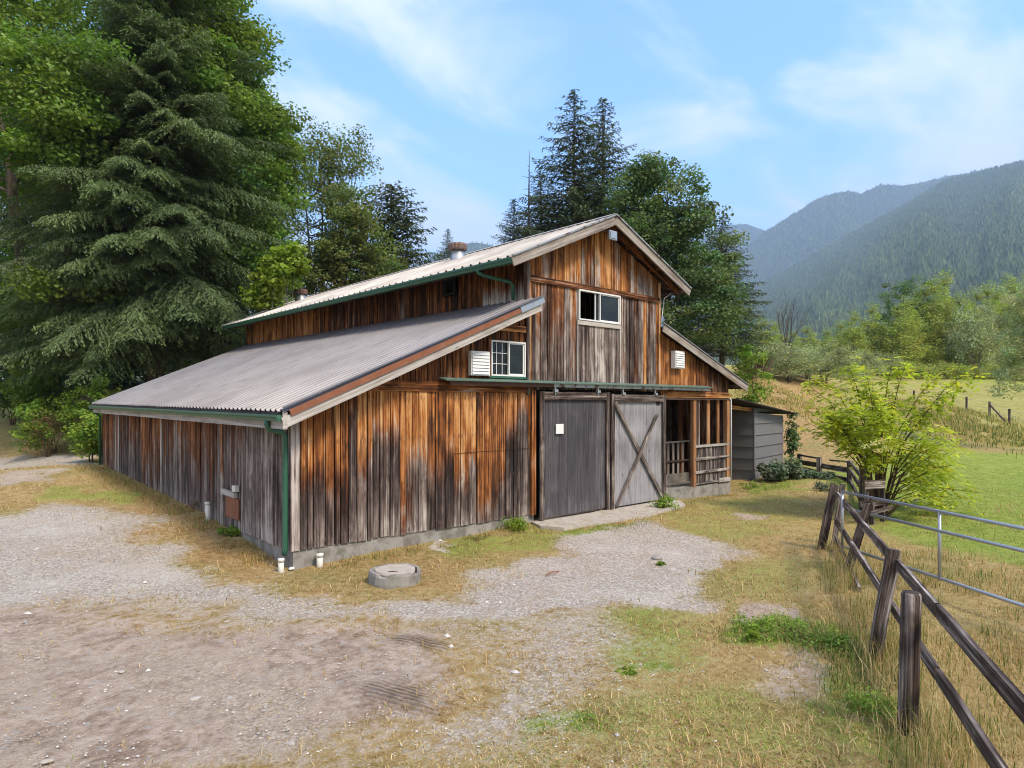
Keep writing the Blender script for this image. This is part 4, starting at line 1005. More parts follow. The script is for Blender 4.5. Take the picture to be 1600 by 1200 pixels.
# ------------------------------------------------------------------ FENCE in the foreground
FA = np.array(at(1306, 12.5)); FB = np.array(at(1600, 3.67)); fd_ = (FB-FA)/np.linalg.norm(FB-FA); fs = np.array([-fd_[1], fd_[0]])
if fs@RT < 0: fs = -fs
fence = thing('rail_fence', 'dark weathered two-rail timber fence with leaning posts along the yard', 'fence', (FA[0], FA[1], 0))
def loc(p, z): return (p[0]-FA[0], p[1]-FA[1], z)
def fpost(px, d, pyb, pyt, pxt, w, rnd=False, label=None):
    b = np.array(at(px, d)); t = np.array(at(pxt, d)); zb = -.35; zt = zat(pyt, d)
    g = float(G(*b)); mb = MB(); k = (zb-g)/(zt-g); b0 = b+(t-b)*k
    if rnd: tube(mb, [loc(b0, zb), loc(b+(t-b)*.5, (g+zt)/2), loc(t, zt-.02), loc(t, zt)], [w*.52, w*.5, w*.49, w*.42], 14, tone=(.45, .55))
    else: bar(mb, loc(b0, zb), loc(t, zt), w, w*.9, (fs[0], fs[1], 0), (.35, .5), 6, .006)
    o = mb.build('post', M['fence_wood'], fence, rnd)
    if label: o['label'] = label
fpost(1418, 5.5, 1150, 925, 1424, .152, True, 'thick round upright post'); fpost(1366, 7.07, 1030, 858, 1396, .135, label='square post leaning right'); fpost(1323, 10.57, 898, 787, 1357, .13); fpost(1283, 12.4, 858, 757, 1304, .15); fpost(1303, 12.9, 850, 756, 1317, .10, label='paler grey post behind the dark end post')
Pm = np.array(at(1760, 2.1)); 
def frail(px0, py0, d0, px1, py1, d1, h, label=None, w=.038, off=.0):
    a = np.array(at(px0, d0))+fs*off; b = np.array(at(px1, d1))+fs*off; mb = MB()
    bar(mb, loc(a, zat(py0, d0)), loc(b, zat(py1, d1)), w, h, (0, 0, 1), (.5, .6), 8, .004); o = mb.build('rail', M['fence_wood'], fence)
# top line, then the middle line, then the fallen bottom board
zt_ = lambda d: 631+(2.7-1.02)*1045/d; zm_ = lambda d: 631+(2.7-.50)*1045/d
def pxd(d): L = (6.06*(d-3.67)+2.81*(12.5-d))/(12.5-3.67); return 800+L/d*1045
for a, b in ((12.6, 10.5), (10.48, 5.45), (5.42, 2.0)):
    frail(pxd(a), zt_(a), a, pxd(b), zt_(b), b, .115); frail(pxd(a), zm_(a), a, pxd(b), zm_(b), b, .11)
frail(pxd(12.6), 631+2.5*1045/12.6, 12.6, pxd(9.6), 631+2.68*1045/9.6, 9.6, .10)
mb = MB(); p_ = FA+fd_*(np.linalg.norm(FB-FA)+1.7); tube(mb, [loc(p_, -.3), loc(p_, 1.18)], .1, 12); mb.build('post', M['fence_wood'], fence, True)

# ------------------------------------------------------------------ pipe gate
g0 = np.array(at(1316, 11.4)); g1 = np.array(at(1600, 8.04)); gd = (g1-g0); g2 = g0+gd*1.45
gate = thing('pipe_gate', 'long galvanised pipe gate standing in the grass beyond the timber fence', 'gate', (g0[0], g0[1], 0))
gl = lambda t, z: ((gd*t)[0], (gd*t)[1], z)
for z_, t0 in ((1.20, 0), (.93, .04), (.27, .0)):
    mb = MB(); tube(mb, [gl(t0, z_), gl(1.45, z_)], .024, 10); mb.build('rail', M['galv'], gate, True)
for t in (.0, .62, 1.45):
    mb = MB(); tube(mb, [gl(t, .24), gl(t, 1.21)], .023, 10); mb.build('upright', M['galv'], gate, True)

# ------------------------------------------------------------------ small paddock fence behind
def paddock(name, label, posts, rails, w=.13, cat='fence'):
    o0 = np.array(at(posts[0][0], posts[0][1])); th = thing(name, label, cat, (o0[0], o0[1], 0))
    L = lambda px, d, z: (at(px, d)[0]-o0[0], at(px, d)[1]-o0[1], z)
    for px, d, pt in posts:
        mb = MB(); g = float(G(*at(px, d))); bar(mb, L(px, d, g-.4), L(px+random.uniform(-1, 1), d, zat(pt, d)), w, w, (0, 1, 0), (.45, .7), 3, .004); mb.build('post', M['fence_wood'], th)
    for a, ya, b, yb, h in rails:
        (pa, da), (pb, db) = a, b; mb = MB(); bar(mb, L(pa, da, zat(ya, da)), L(pb, db, zat(yb, db)), .05, h, (0, 0, 1), (.45, .65), 4, .005); mb.build('rail', M['fence_wood'], th)
    return th
A_, B_, C_, D_ = (1249, 25.), (1280, 22.8), (1328, 20.6), (1347, 17.0)
paddock('paddock_fence', 'low old plank fence between the shed and the yellow-green bush', [(*A_, 709), (*B_, 714), (*C_, 720), (*D_, 728)],
        [(A_, 711, B_, 716, .06), (A_, 722, C_, 735, .17), (A_, 731, C_, 751, .15), (B_, 747, C_, 762, .14), (C_, 722, D_, 747, .10), (C_, 735, D_, 764, .12), (C_, 752, D_, 785, .12), ((1297, 22), 719, C_, 722, .05)])
E1, E2 = (1353, 15.2), (1379, 15.4)
paddock('hitching_rail', 'grey weathered plank frame under the yellow-green bush', [(*E1, 752), (*E2, 753), (1362, 15.0, 784)],
        [((1350, 15.1), 758, (1382, 15.3), 756, .19), ((1346, 14.9), 788, (1384, 15.2), 784, .13), ((1360, 14.8), 802, (1394, 15.), 792, .08)], .09, 'rail')
# wire fence out in the meadow
wf = thing('wire_fence', 'line of thin grey posts with wire crossing the far meadow', 'fence', (*at(1473, 50), 0)); wo = np.array(at(1473, 50))
wl = [(1428, 53, 612), (1473, 50, 616), (1510, 49, 620), (1546, 47, 629), (1577, 45, 640), (1622, 42, 648)]; tops = []
for px, d, pt in wl:
    x, y = at(px, d); g = float(G(x, y)); zt = max(zat(pt, d), g+1.0); mb = MB(); tube(mb, [(x-wo[0], y-wo[1], g-.3), (x-wo[0]+.03, y-wo[1], zt)], .075, 7, tone=(.5, .7)); mb.build('post', M['fence_wood'], wf); tops.append((x-wo[0], y-wo[1], zt))
mb = MB(); x, y = at(1571, 45.5); tube(mb, [(tops[3][0], tops[3][1], tops[3][2]-.2), (x-wo[0], y-wo[1], float(G(x, y)))], .06, 6); mb.build('brace', M['fence_wood'], wf)
for dz_ in (.12, .5):
    mb = MB(); tube(mb, [(a, b, c-dz_) for a, b, c in tops], .008, 4); mb.build('wire', M['galv'], wf)

# ------------------------------------------------------------------ concrete well cap, stub pipes, stones, stick
wx, wy = hit(617, 908); wz = float(G(wx, wy))
wc = thing('well_cap', 'round chipped concrete well cap standing in the dry grass', 'well cap', (wx, wy, wz))
mb = MB(); n = 30; vs = []; notch = lambda k: .045 if (k % 30) in (17, 18, 24, 25, 26) else 0
prof = [(.385, -.1), (.392, .03), (.388, .15), (.375, .185), (.335, .185), (.325, .12)]
for j, (r, z) in enumerate(prof):
    for k in range(n):
        t = 2*PI*k/n; rr = r+random.uniform(-.006, .006)+(.006 if k % 5 else -.004); vs.append((math.cos(t)*rr, math.sin(t)*rr, z-(notch(k) if j in (3, 4) else notch(k)*.5 if j == 2 else 0)+random.uniform(-.005, .005)))
mb.poly(vs, [(j*n+k, j*n+(k+1) % n, (j+1)*n+(k+1) % n, (j+1)*n+k) for j in range(len(prof)-1) for k in range(n)]+[tuple((len(prof)-1)*n+k for k in range(n))])
mb.build('concrete_ring', M['concrete'], wc)
mb = MB(); vs = []
for j, (r, z) in enumerate(((.305, .12), (.315, .16), (.30, .192), (.0, .20))):
    for k in range(n):
        t = 2*PI*k/n; rr = r*(1+random.uniform(-.02, .02)); vs.append((math.cos(t)*rr, math.sin(t)*rr, z+random.uniform(-.003, .003)))
mb.poly(vs, [(j*n+k, j*n+(k+1) % n, (j+1)*n+(k+1) % n, (j+1)*n+k) for j in range(3) for k in range(n)]); lid = mb.build('lid', M['concrete_pale'], wc)
mb = MB(); tube(mb, [(RT[0]*-.07-FW[0]*.2, RT[1]*-.07-FW[1]*.2, .19), (-FW[0]*.215, -FW[1]*.215, .205), (RT[0]*.09-FW[0]*.2, RT[1]*.09-FW[1]*.2, .19)], .008, 6); mb.build('lifting_bar', M['rust_track'], lid)

def stub(name, x, y, z0, h, r, label, tilt=(0, 0), open_=True, mat='pvc'):
    t = thing(name, label, 'pipe', (x, y, z0)); mb = MB()
    tube(mb, [(0, 0, -.15), (tilt[0]*h, tilt[1]*h, h)], r, 14); mb.build('pipe', M[mat], t, True)
    mb = MB(); tube(mb, [(tilt[0]*h, tilt[1]*h, h-.05), (tilt[0]*h, tilt[1]*h, h+.006)], r*1.15, 14); mb.build('cap', M[mat], t, True)
stub('drain_pipe', -.20, -.02, float(G(-.2, 0)), .20, .045, 'white plastic pipe stub just left of the green downspout\'s foot')
stub('drain_pipe', .42, -.12, float(G(.4, -.1)), .20, .052, 'white capped plastic pipe stub against the foundation, right of the barn corner')
stub('drain_pipe', -.12, 3.72, float(G(-.12, 3.72)), .36, .05, 'cream bent pipe standing against the left wall beside the hatch', (-.05, .04))
def rock(px, py, s, label, mat='stone', flat=.5):
    x, y = hit(px, py); bmv = []; R_ = np.random.default_rng(int(px)); n, m_ = 9, 6
    for j in range(m_+1):
        for k in range(n):
            th_, ph = PI*j/m_, 2*PI*k/n; q = s*(.8+.4*float(vnoise(math.cos(ph)*1.3+px, th_*1.1+math.sin(ph)))); bmv.append((math.sin(th_)*math.cos(ph)*q*1.3, math.sin(th_)*math.sin(ph)*q, math.cos(th_)*q*flat))
    mb = MB(); mb.poly(bmv, [(j*n+k, (j+1)*n+k, (j+1)*n+(k+1) % n, j*n+(k+1) % n) for j in range(m_) for k in range(n)])
    o = mb.build('stone', M[mat], None, True); o.location = (x, y, float(G(x, y))+s*flat*.35); o.rotation_euler = (0, 0, px); tag(o, label, 'stone'); return o
rock(1027, 873, .085, 'grey stone on the gravel drive beside a green weed'); rock(456, 889, .05, 'small pale stone at the foot of the green downspout', 'pvc')
rock(305, 1092, .05, 'pale flat stone pressed into the brown dirt, largest of the left side', 'concrete_pale', .25); rock(190, 1050, .035, 'pale stone in the dirt at the lower left', 'concrete_pale', .3); rock(283, 1043, .03, 'small buff stone left of the tyre ridges', 'concrete_pale', .3); rock(355, 971, .035, 'pale flat stone where the grey gravel meets brown dirt', 'concrete_pale', .25); rock(1045, 790, .06, 'pale stone by the corner of the porch foundation', 'concrete_pale', .5); rock(75, 1190, .04, 'pale stone in the bottom left corner of the dirt', 'concrete_pale', .3)
x0_, y0_ = hit(853, 902); x1_, y1_ = hit(873, 896); mb = MB(); tube(mb, [(0, 0, 0), ((x1_-x0_)*.5, (y1_-y0_)*.5, .02), (x1_-x0_, y1_-y0_, .0)], .011, 6)
o = mb.build('stick', M['rust']); o.location = (x0_, y0_, float(G(x0_, y0_))+.035); tag(o, 'short reddish stick lying on the gravel before the dark door', 'stick')

# ------------------------------------------------------------------ foliage generators
def rhombs(P, D, S, ln, wd):
    """leaf quads: centres P, long axis D, side axis S"""
    a = D*(ln/2)[:, None]; b = S*(wd/2)[:, None]
    return np.stack([P-a, P+b-a*.1, P+a, P-b-a*.1], 1).reshape(-1, 3)
def nrmz(v): return v/np.maximum(np.linalg.norm(v, axis=-1, keepdims=True), 1e-6)
def clump_leaves(R, centers, radii, nleaf, leaf, cvar=.25, flat=.55, hue=(.12, .03), up=.7, droop=.0, axis=None):
    idx = np.repeat(np.arange(len(centers)), nleaf); n = len(idx)
    q = nrmz(R.normal(size=(n, 3)))*(R.random((n, 1))**.45); q[:, 2] *= flat
    P = centers[idx]+q*radii[idx][:, None]; P[:, 2] -= droop*radii[idx]*(q[:, 0]**2+q[:, 1]**2)
    N = nrmz(q*[.6, .6, 1.2]+[0, 0, up]+R.normal(size=(n, 3))*.55)
    D = nrmz(np.cross(N, R.normal(size=(n, 3)))); S = np.cross(N, D)
    l = leaf*(.6+.8*R.random(n)); V = rhombs(P, D, S, l, l*.72)
    cc = (1+(R.random((len(centers), 1))-.5)*2*cvar)*np.concatenate([1+(R.random((len(centers), 1))-.5)*2*hue[0], np.ones((len(centers), 1)), 1+(R.random((len(centers), 1))-.5)*.2], 1)
    col = cc[idx]*(1+(R.random((n, 1))-.5)*.5); col[:, 0] *= 1+(R.random(n)-.5)*hue[1]*4
    return V, col
def ell_clumps(R, ells, n, bias=.35, low=-.75):
    out = []; w = np.array([e[3]*e[4]*e[5] for e in ells])**.7; w = w/w.sum()
    for e, k in zip(ells, R.multinomial(n, w)):
        q = nrmz(R.normal(size=(k*3, 3))); q = q[q[:, 2] > low][:k]; rr = (bias+(1-bias)*R.random((len(q), 1))**.6)
        rr = rr*(.86+.28*R.random((len(q), 1))); out.append(np.array(e[:3])+q*rr*np.array(e[3:6]))
    return np.concatenate(out)
def broadleaf(name, label, cat, base, h, ells, mat, nclump, rc, nleaf, leaf, seed, trunk_r=.25, barkm='bark', group=None, stems=1, limbs=14, flat=.55, cvar=.25, hue=(.12, .03), bias=.35, droop=0., low=-.75, hs=.75, kid='crown'):
    R = np.random.default_rng(seed); random.seed(seed)
    t = thing(name, label, cat, (base[0], base[1], base[2]), group)
    Cn = ell_clumps(R, ells, nclump, bias, low); rad_ = rc*(.6+.8*R.random(len(Cn)))
    V, col = clump_leaves(R, Cn, rad_, nleaf, leaf, cvar, flat, hue, droop=droop)
    soup(kid, V, 4, M[mat], t, col)
    mb = MB(); cx_ = np.mean([e[0] for e in ells]); cy_ = np.mean([e[1] for e in ells])
    tr = []
    for s in range(stems):
        a = 2*PI*s/stems+seed; o = 0 if stems == 1 else trunk_r*1.2; ex = cx_*.8+(0 if stems == 1 else math.cos(a)*ells[0][3]*.45); ey = cy_*.8+(0 if stems == 1 else math.sin(a)*ells[0][4]*.45)
        pts = [(math.cos(a)*o, math.sin(a)*o, -.3)]
        for k in range(1, 6):
            f = k/5; pts.append((math.cos(a)*o*(1-f)+ex*f**1.3+random.uniform(-.1, .1)*h*.06, math.sin(a)*o*(1-f)+ey*f**1.3+random.uniform(-.1, .1)*h*.06, h*hs*f))
        rr = [trunk_r*(1-.82*k/5)/(1 if stems == 1 else 1.6) for k in range(6)]; rr[0] *= 1.25; tube(mb, pts, rr, 8); tr.append(pts)
    sel = R.choice(len(Cn), min(limbs, len(Cn)), replace=False)
    for i in sel:
        pts = tr[i % len(tr)]; c = Cn[i]; zt = min(max(c[2]-abs(c[0]-cx_)*.5-h*.08, h*.12), h*hs*.92); f = zt/(h*hs)*5; k = int(min(4, f)); p0 = vec(*pts[k])*(1-(f-k))+vec(*pts[k+1])*(f-k)
        mid = p0*.5+c*.5+vec(0, 0, -.04*h); r0 = trunk_r*.32*(1-zt/h*.5)/(1 if stems == 1 else 1.3); tube(mb, [p0, mid, c], [r0, r0*.6, r0*.2], 5, False)
    mb.build('trunk', M[barkm], t, True)
    return t
def conifer(name, label, base, h, r, z0, nb, seed, mat='conifer', group=None, droop=.35, up=.25, spray=.30, sw=.075, twsp=.16, per=3, p=.85, trunk_r=.28, rag=.25, lean=(0, 0), cat='tree', dead=0.):
    R = np.random.default_rng(seed); random.seed(seed); t = thing(name, label, cat, tuple(base), group)
    P, D, S, Ls, Wd, Cc = [], [], [], [], [], []; mb = MB()
    tube(mb, [(0, 0, -.4), (0, 0, h*.3), (lean[0]*.5, lean[1]*.5, h*.65), (lean[0], lean[1], h*.995)], [trunk_r*1.2, trunk_r*.8, trunk_r*.4, .015], 8)
    for i in range(nb):
        f = ((i+.5)/nb)**1.0; z = z0+(h-z0)*f*.985; L = r*(1-f)**p*(1-rag+2*rag*R.random())+.12; az = 2.39996*i+R.normal()*.3
        if f < .05: L *= .8
        e = vec(math.cos(az), math.sin(az), 0); sd_ = vec(-math.sin(az), math.cos(az), 0); u_ = up*(.4+.9*f)+R.normal()*.06; dr = droop*(1.1-.6*f)
        off = vec(lean[0], lean[1], 0)*(z/h)**2
        ax = lambda s: off+vec(0, 0, z)+e*(L*s)+vec(0, 0, L*(u_*s-dr*s*s))
        if L > .5: tube(mb, [ax(0), ax(.5), ax(.95)], [.012+.012*L, .008+.006*L, .006], 3, False)
        bc = (.78+.45*R.random())*(1+.10*(R.random()-.5)*np.array([1, 0, 0]))
        if R.random() < dead: continue
        nt_ = max(3, int(L/twsp)); ss = np.linspace(.10 if f > .3 else .22, 1., nt_)
        for s in ss:
            b0 = ax(s); tan = unit(ax(min(s+.05, 1.05))-ax(s-.02))
            for sg in (-1, 1):
                tl = (.42*L*(1-s)**.8*(.7+.6*R.random())+.14)*min(1, .5+s*2); td = unit(tan*(.75+R.normal()*.18)+sd_*sg*.72+vec(0, 0, -.12-.32*R.random()+R.normal()*.1))
                k = max(1, int(tl/spray*per*.7)+1); q = (np.arange(k)+R.random(k))/k
                pos = b0+td*(tl*q)[:, None]+R.normal(size=(k, 3))*.03; pos[:, 2] -= (.25*tl*q*q)
                dd = nrmz(td+R.normal(size=(k, 3))*.38+[0, 0, -.18]); nn = nrmz(vec(0, 0, 1)+R.normal(size=(k, 3))*.42)
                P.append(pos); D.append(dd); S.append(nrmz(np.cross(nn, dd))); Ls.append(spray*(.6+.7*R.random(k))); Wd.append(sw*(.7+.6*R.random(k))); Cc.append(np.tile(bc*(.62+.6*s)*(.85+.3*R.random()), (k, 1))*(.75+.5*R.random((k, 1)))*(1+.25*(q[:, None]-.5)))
    P, D, S, Ls, Wd, Cc = map(np.concatenate, (P, D, S, Ls, Wd, Cc))
    soup('crown', rhombs(P, D, S, Ls, Wd), 4, M[mat], t, Cc); mb.build('trunk', M['bark'], t, True)
    return t
def gb(px, d): x, y = at(px, d); return (x, y, float(G(x, y))-.05)
def E_(px, d, py, rx, rz, base, dd=0., ry=None):
    """ellipsoid seen at pixel centre (px,py), half-size in pixels, relative to the tree's base"""
    x, y = at(px, d+dd); s = d/FPX; return (x-base[0], y-base[1], zat(py, d)-base[2], rx*s, (ry or rx)*s, rz*s)

# ------------------------------------------------------------------ trees left of the barn
b = gb(245, 30)
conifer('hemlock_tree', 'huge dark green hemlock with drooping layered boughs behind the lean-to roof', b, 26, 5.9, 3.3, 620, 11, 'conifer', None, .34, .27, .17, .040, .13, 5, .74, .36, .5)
b = gb(70, 33)
T1 = broadleaf('maple_tree', 'broad bright-leaved maple with fanned stems at the far left edge', 'tree', b, 19, [E_(70, 33, 170, 140, 130, b), E_(-70, 33, 220, 130, 160, b), E_(90, 33, 40, 150, 90, b), E_(30, 31, 480, 100, 50, b, -.5), E_(40, 27, 150, 110, 60, b, -1), E_(130, 27, 120, 60, 35, b, -1), E_(30, 27, 260, 80, 50, b, -1), E_(110, 27, 210, 60, 40, b, -1), E_(90, 27, 450, 60, 30, b, -1), E_(-60, 32, 420, 110, 90, b), E_(120, 36, 260, 110, 120, b)], 'maple', 520, 1.1, 250, .165, 21, .45, 'bark', None, 4, 40, .5, .28, (.16, .04), .25)
b = gb(335, 33.5)
broadleaf('maple_tree', 'tall full maple rising behind the right side of the huge hemlock', 'tree', b, 20, [E_(350, 33, 150, 75, 120, b), E_(335, 33, 40, 75, 70, b), E_(400, 33, 300, 70, 110, b), E_(385, 32, 400, 60, 80, b), E_(425, 33, 210, 42, 60, b), E_(330, 30, 120, 40, 60, b)], 'maple', 330, 1.0, 250, .165, 22, .4, 'bark', None, 2, 36, .5, .3, (.2, .05), .25)
b = gb(500, 39)
broadleaf('alder_tree', 'thin-leaved alder with sky showing through its brownish crown', 'tree', b, 16, [E_(500, 39, 300, 85, 105, b), E_(540, 39, 250, 50, 60, b), E_(470, 39, 230, 45, 50, b), E_(480, 38, 420, 70, 70, b), E_(560, 39, 370, 60, 80, b)], 'alder', 260, .8, 70, .15, 23, .22, 'bark', None, 3, 90, .7, .35, (.22, .06), .15)
b = gb(612, 40)
conifer('cedar_tree', 'dark ragged pointed cedar at the right end of the left-hand trees', b, zat(286, 40)-b[2], 3.0, 2., 240, 24, 'spruce', None, .35, .45, .28, .09, .2, 3, .45, .2, .45)
b = gb(560, 37)
broadleaf('alder_tree', 'lower leafy alder between the thin-leaved alder and the ragged cedar', 'tree', b, 9, [E_(560, 37, 400, 60, 70, b), E_(600, 37, 430, 45, 45, b), E_(510, 37, 430, 60, 60, b), E_(540, 37, 340, 45, 55, b)], 'alder', 260, .6, 90, .15, 124, .18, 'bark', None, 3, 30, .6, .35, (.22, .06), .15)
b = gb(438, 25.5)
broadleaf('young_maple', 'bright yellow-green young maple just above the far end of the barn roof', 'tree', b, 7.5, [E_(440, 25.5, 425, 36, 34, b), E_(415, 25.5, 465, 22, 25, b), E_(455, 25.5, 400, 22, 16, b)], 'bright', 48, .45, 95, .17, 25, .10, 'bark_pale', None, 2, 16, .5, .25, (.1, .03), .2)
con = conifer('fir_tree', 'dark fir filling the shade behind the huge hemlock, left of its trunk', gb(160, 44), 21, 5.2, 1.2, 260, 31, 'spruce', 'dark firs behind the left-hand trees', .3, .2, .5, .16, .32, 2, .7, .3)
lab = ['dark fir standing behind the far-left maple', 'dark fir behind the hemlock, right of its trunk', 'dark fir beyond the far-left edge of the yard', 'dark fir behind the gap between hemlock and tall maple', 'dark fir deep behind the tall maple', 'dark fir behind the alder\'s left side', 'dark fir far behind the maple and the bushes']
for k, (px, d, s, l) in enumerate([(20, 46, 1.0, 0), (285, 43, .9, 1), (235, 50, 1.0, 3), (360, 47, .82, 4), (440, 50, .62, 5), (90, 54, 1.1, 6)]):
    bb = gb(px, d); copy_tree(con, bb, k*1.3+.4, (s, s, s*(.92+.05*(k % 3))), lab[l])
b = gb(105, 33.5); mb = MB(); tube(mb, [(0, 0, -.3), (.1, 0, 3), (.35, .1, 7)], [.24, .2, .16], 10); tt = thing('bare_trunk', 'pale leaning bare trunk in the shade left of the hemlock', 'trunk', b); mb.build('trunk', M['bark_pale'], tt, True)
# bramble thicket and undergrowth at their feet
def bush(name, label, px, py, d, rx, rz, mat, seed, nclump=36, leaf=.11, rc=.35, nleaf=70, group=None, flat=.7, cat='bush', stemc=10, ext=()):
    b = gb(px, d); s = d/FPX
    hf = lambda pp, q: max(.12, (zat(pp-q, d)-b[2])*.5)
    el = [(0, 0, hf(py, rz), rx*s, rx*s*.8, hf(py, rz)*1.02)]+[(dx_*s*RT[0], dx_*s*RT[1], hf(py_, h_), r_*s, r_*s, hf(py_, h_)) for dx_, py_, r_, h_ in ext]
    h = el[0][2]*2; return broadleaf(name, label, cat, b, h, el, mat, nclump, rc, nleaf, leaf, seed, .035, 'twig', group, 4, stemc, flat, .3, (.18, .05), .15, 0., -.9, .8, 'foliage')
bush('bramble_bush', 'bright green bramble bush rising beside the far corner of the lean-to roof', 165, 618, 25, 42, 34, 'shrub', 41, 60, .12, .34, 75, ext=((-35, 640, 35, 25), (10, 650, 30, 22)))
bush('bramble_bush', 'green and straw bramble mound in front of the trees, left of the bright one', 85, 655, 26, 55, 32, 'shrub', 42, 60, .11, .32, 60, ext=((-25, 640, 25, 22),))
bush('bramble_bush', 'low fresh green bramble sprawl at the foot of the far downspout', 142, 668, 22.5, 30, 20, 'shrub', 43, 45, .10, .26, 60)
bush('dead_bush', 'brown dead canes inside the bramble thicket', 75, 660, 25.3, 30, 26, 'dead', 44, 30, .06, .3, 45, flat=1., stemc=26)
bush('bush', 'leafy bush between the bramble mound and the pale leaning trunk', 55, 575, 29, 55, 30, 'maple', 49, 70, .13, .4, 60)
bush('bush', 'dark green bush in the shade under the far-left maple', 20, 600, 31, 60, 45, 'maple_deep', 45, 60, .16, .5, 60)
bush('bush', 'low dark undergrowth around the pale leaning trunk', 120, 590, 36, 60, 34, 'maple_deep', 46, 60, .16, .5, 50)
bush('bush', 'dark undergrowth showing between hemlock trunk and lean-to roof', 310, 560, 36, 75, 38, 'maple_deep', 47, 70, .16, .5, 50)

# ------------------------------------------------------------------ trees right behind the barn
b = gb(897, 38)
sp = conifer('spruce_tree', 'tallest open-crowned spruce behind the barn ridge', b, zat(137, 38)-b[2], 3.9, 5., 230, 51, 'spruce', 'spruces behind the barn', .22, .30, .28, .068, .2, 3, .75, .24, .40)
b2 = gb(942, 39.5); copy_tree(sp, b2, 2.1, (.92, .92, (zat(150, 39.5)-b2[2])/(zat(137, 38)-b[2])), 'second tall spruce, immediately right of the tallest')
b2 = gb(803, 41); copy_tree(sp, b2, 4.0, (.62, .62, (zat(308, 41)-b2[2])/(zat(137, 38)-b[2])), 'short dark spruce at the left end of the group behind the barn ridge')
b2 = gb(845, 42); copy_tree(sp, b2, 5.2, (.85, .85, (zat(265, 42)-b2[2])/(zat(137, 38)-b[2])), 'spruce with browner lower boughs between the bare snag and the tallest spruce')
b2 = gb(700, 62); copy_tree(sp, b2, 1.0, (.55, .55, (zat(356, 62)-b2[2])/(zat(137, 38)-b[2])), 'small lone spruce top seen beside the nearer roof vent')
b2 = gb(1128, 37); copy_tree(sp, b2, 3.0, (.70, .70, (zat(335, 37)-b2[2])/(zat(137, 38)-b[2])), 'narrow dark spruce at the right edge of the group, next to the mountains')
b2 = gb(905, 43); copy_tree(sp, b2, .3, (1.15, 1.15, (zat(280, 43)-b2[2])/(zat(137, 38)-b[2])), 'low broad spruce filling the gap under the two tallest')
b = gb(826, 40); mb = MB(); hh = zat(235, 40)-b[2]; tube(mb, [(0, 0, -.3), (0, .05, hh*.5), (.06, 0, hh)], [.2, .11, .012], 7)
for k in range(26):
    z = hh*(.55+.4*k/26); a = k*2.4; l = 1.7*(1-k/30)*(.5+random.random()*.6); tube(mb, [(0, 0, z), (math.cos(a)*l*.6, math.sin(a)*l*.6, z+.15*l), (math.cos(a)*l, math.sin(a)*l, z+.05)], [.025, .015, .006], 4, False)
tt = thing('dead_tree', 'bare grey snag pole standing left of the spruces', 'tree', b); mb.build('trunk', M['bark'], tt, True)
b = gb(1045, 34)
broadleaf('maple_tree', 'large rounded deep green maple behind the barn\'s right roof slope', 'tree', b, 12.5, [E_(1030, 34, 330, 75, 80, b), E_(1075, 34, 400, 75, 90, b), E_(1000, 34.5, 400, 60, 90, b), E_(1090, 33, 490, 72, 75, b), E_(1015, 34, 290, 40, 38, b)], 'maple_deep', 250, .85, 200, .15, 53, .32, 'bark', None, 1, 30, .5, .3, (.22, .05), .3)
bush('shrub', 'low leafy shrub beside the lower end of the right lean-to roof', 1175, 560, 34, 28, 30, 'shrub', 54, 40, .15, .4, 60)

# ------------------------------------------------------------------ tree belt across the meadow
def clone_belt():
    b = gb(1450, 76); el = [(0, 0, 4.2, 1.9, 1.8, 3.4), (0.1, .1, 6.6, 1.05, 1.05, 2.7), (-.5, .3, 2.2, 2.2, 2.0, 1.9), (.6, -.4, 2.6, 2.1, 2.0, 2.0)]
    bi = broadleaf('birch_tree', 'x', 'tree', b, 9.3, el, 'birch', 190, .62, 70, .17, 61, .12, 'bark_pale', 'yellow-green trees across the meadow', 1, 20, 1.0, .28, (.14, .05), .2)
    el = [(0, 0, 2.4, 2.6, 2.3, 2.1), (1.5, .3, 2.0, 1.9, 1.8, 1.6), (-1.5, .2, 1.8, 1.9, 1.8, 1.5)]
    wi = broadleaf('willow_bush', 'x', 'bush', gb(1300, 60), 4.6, el, 'willow', 150, .55, 75, .13, 62, .09, 'bark_pale', 'grey-green willow bushes across the meadow', 4, 26, .9, .3, (.12, .04), .2)
    dk_ = broadleaf('oak_tree', 'dark round-topped tree standing out above the yellow-green belt', 'tree', gb(1412, 84), 15, [(0, 0, 11, 3.6, 3.4, 3.4), (1, 0, 8, 4, 4, 4), (-1, 0, 6, 4, 4, 4)], 'maple_deep', 150, .9, 70, .24, 63, .3, 'bark', None, 1, 14, .6, .35, (.15, .04), .3)
    return bi, wi, dk_
bi, wi, dk_ = clone_belt()
H0 = 9.3
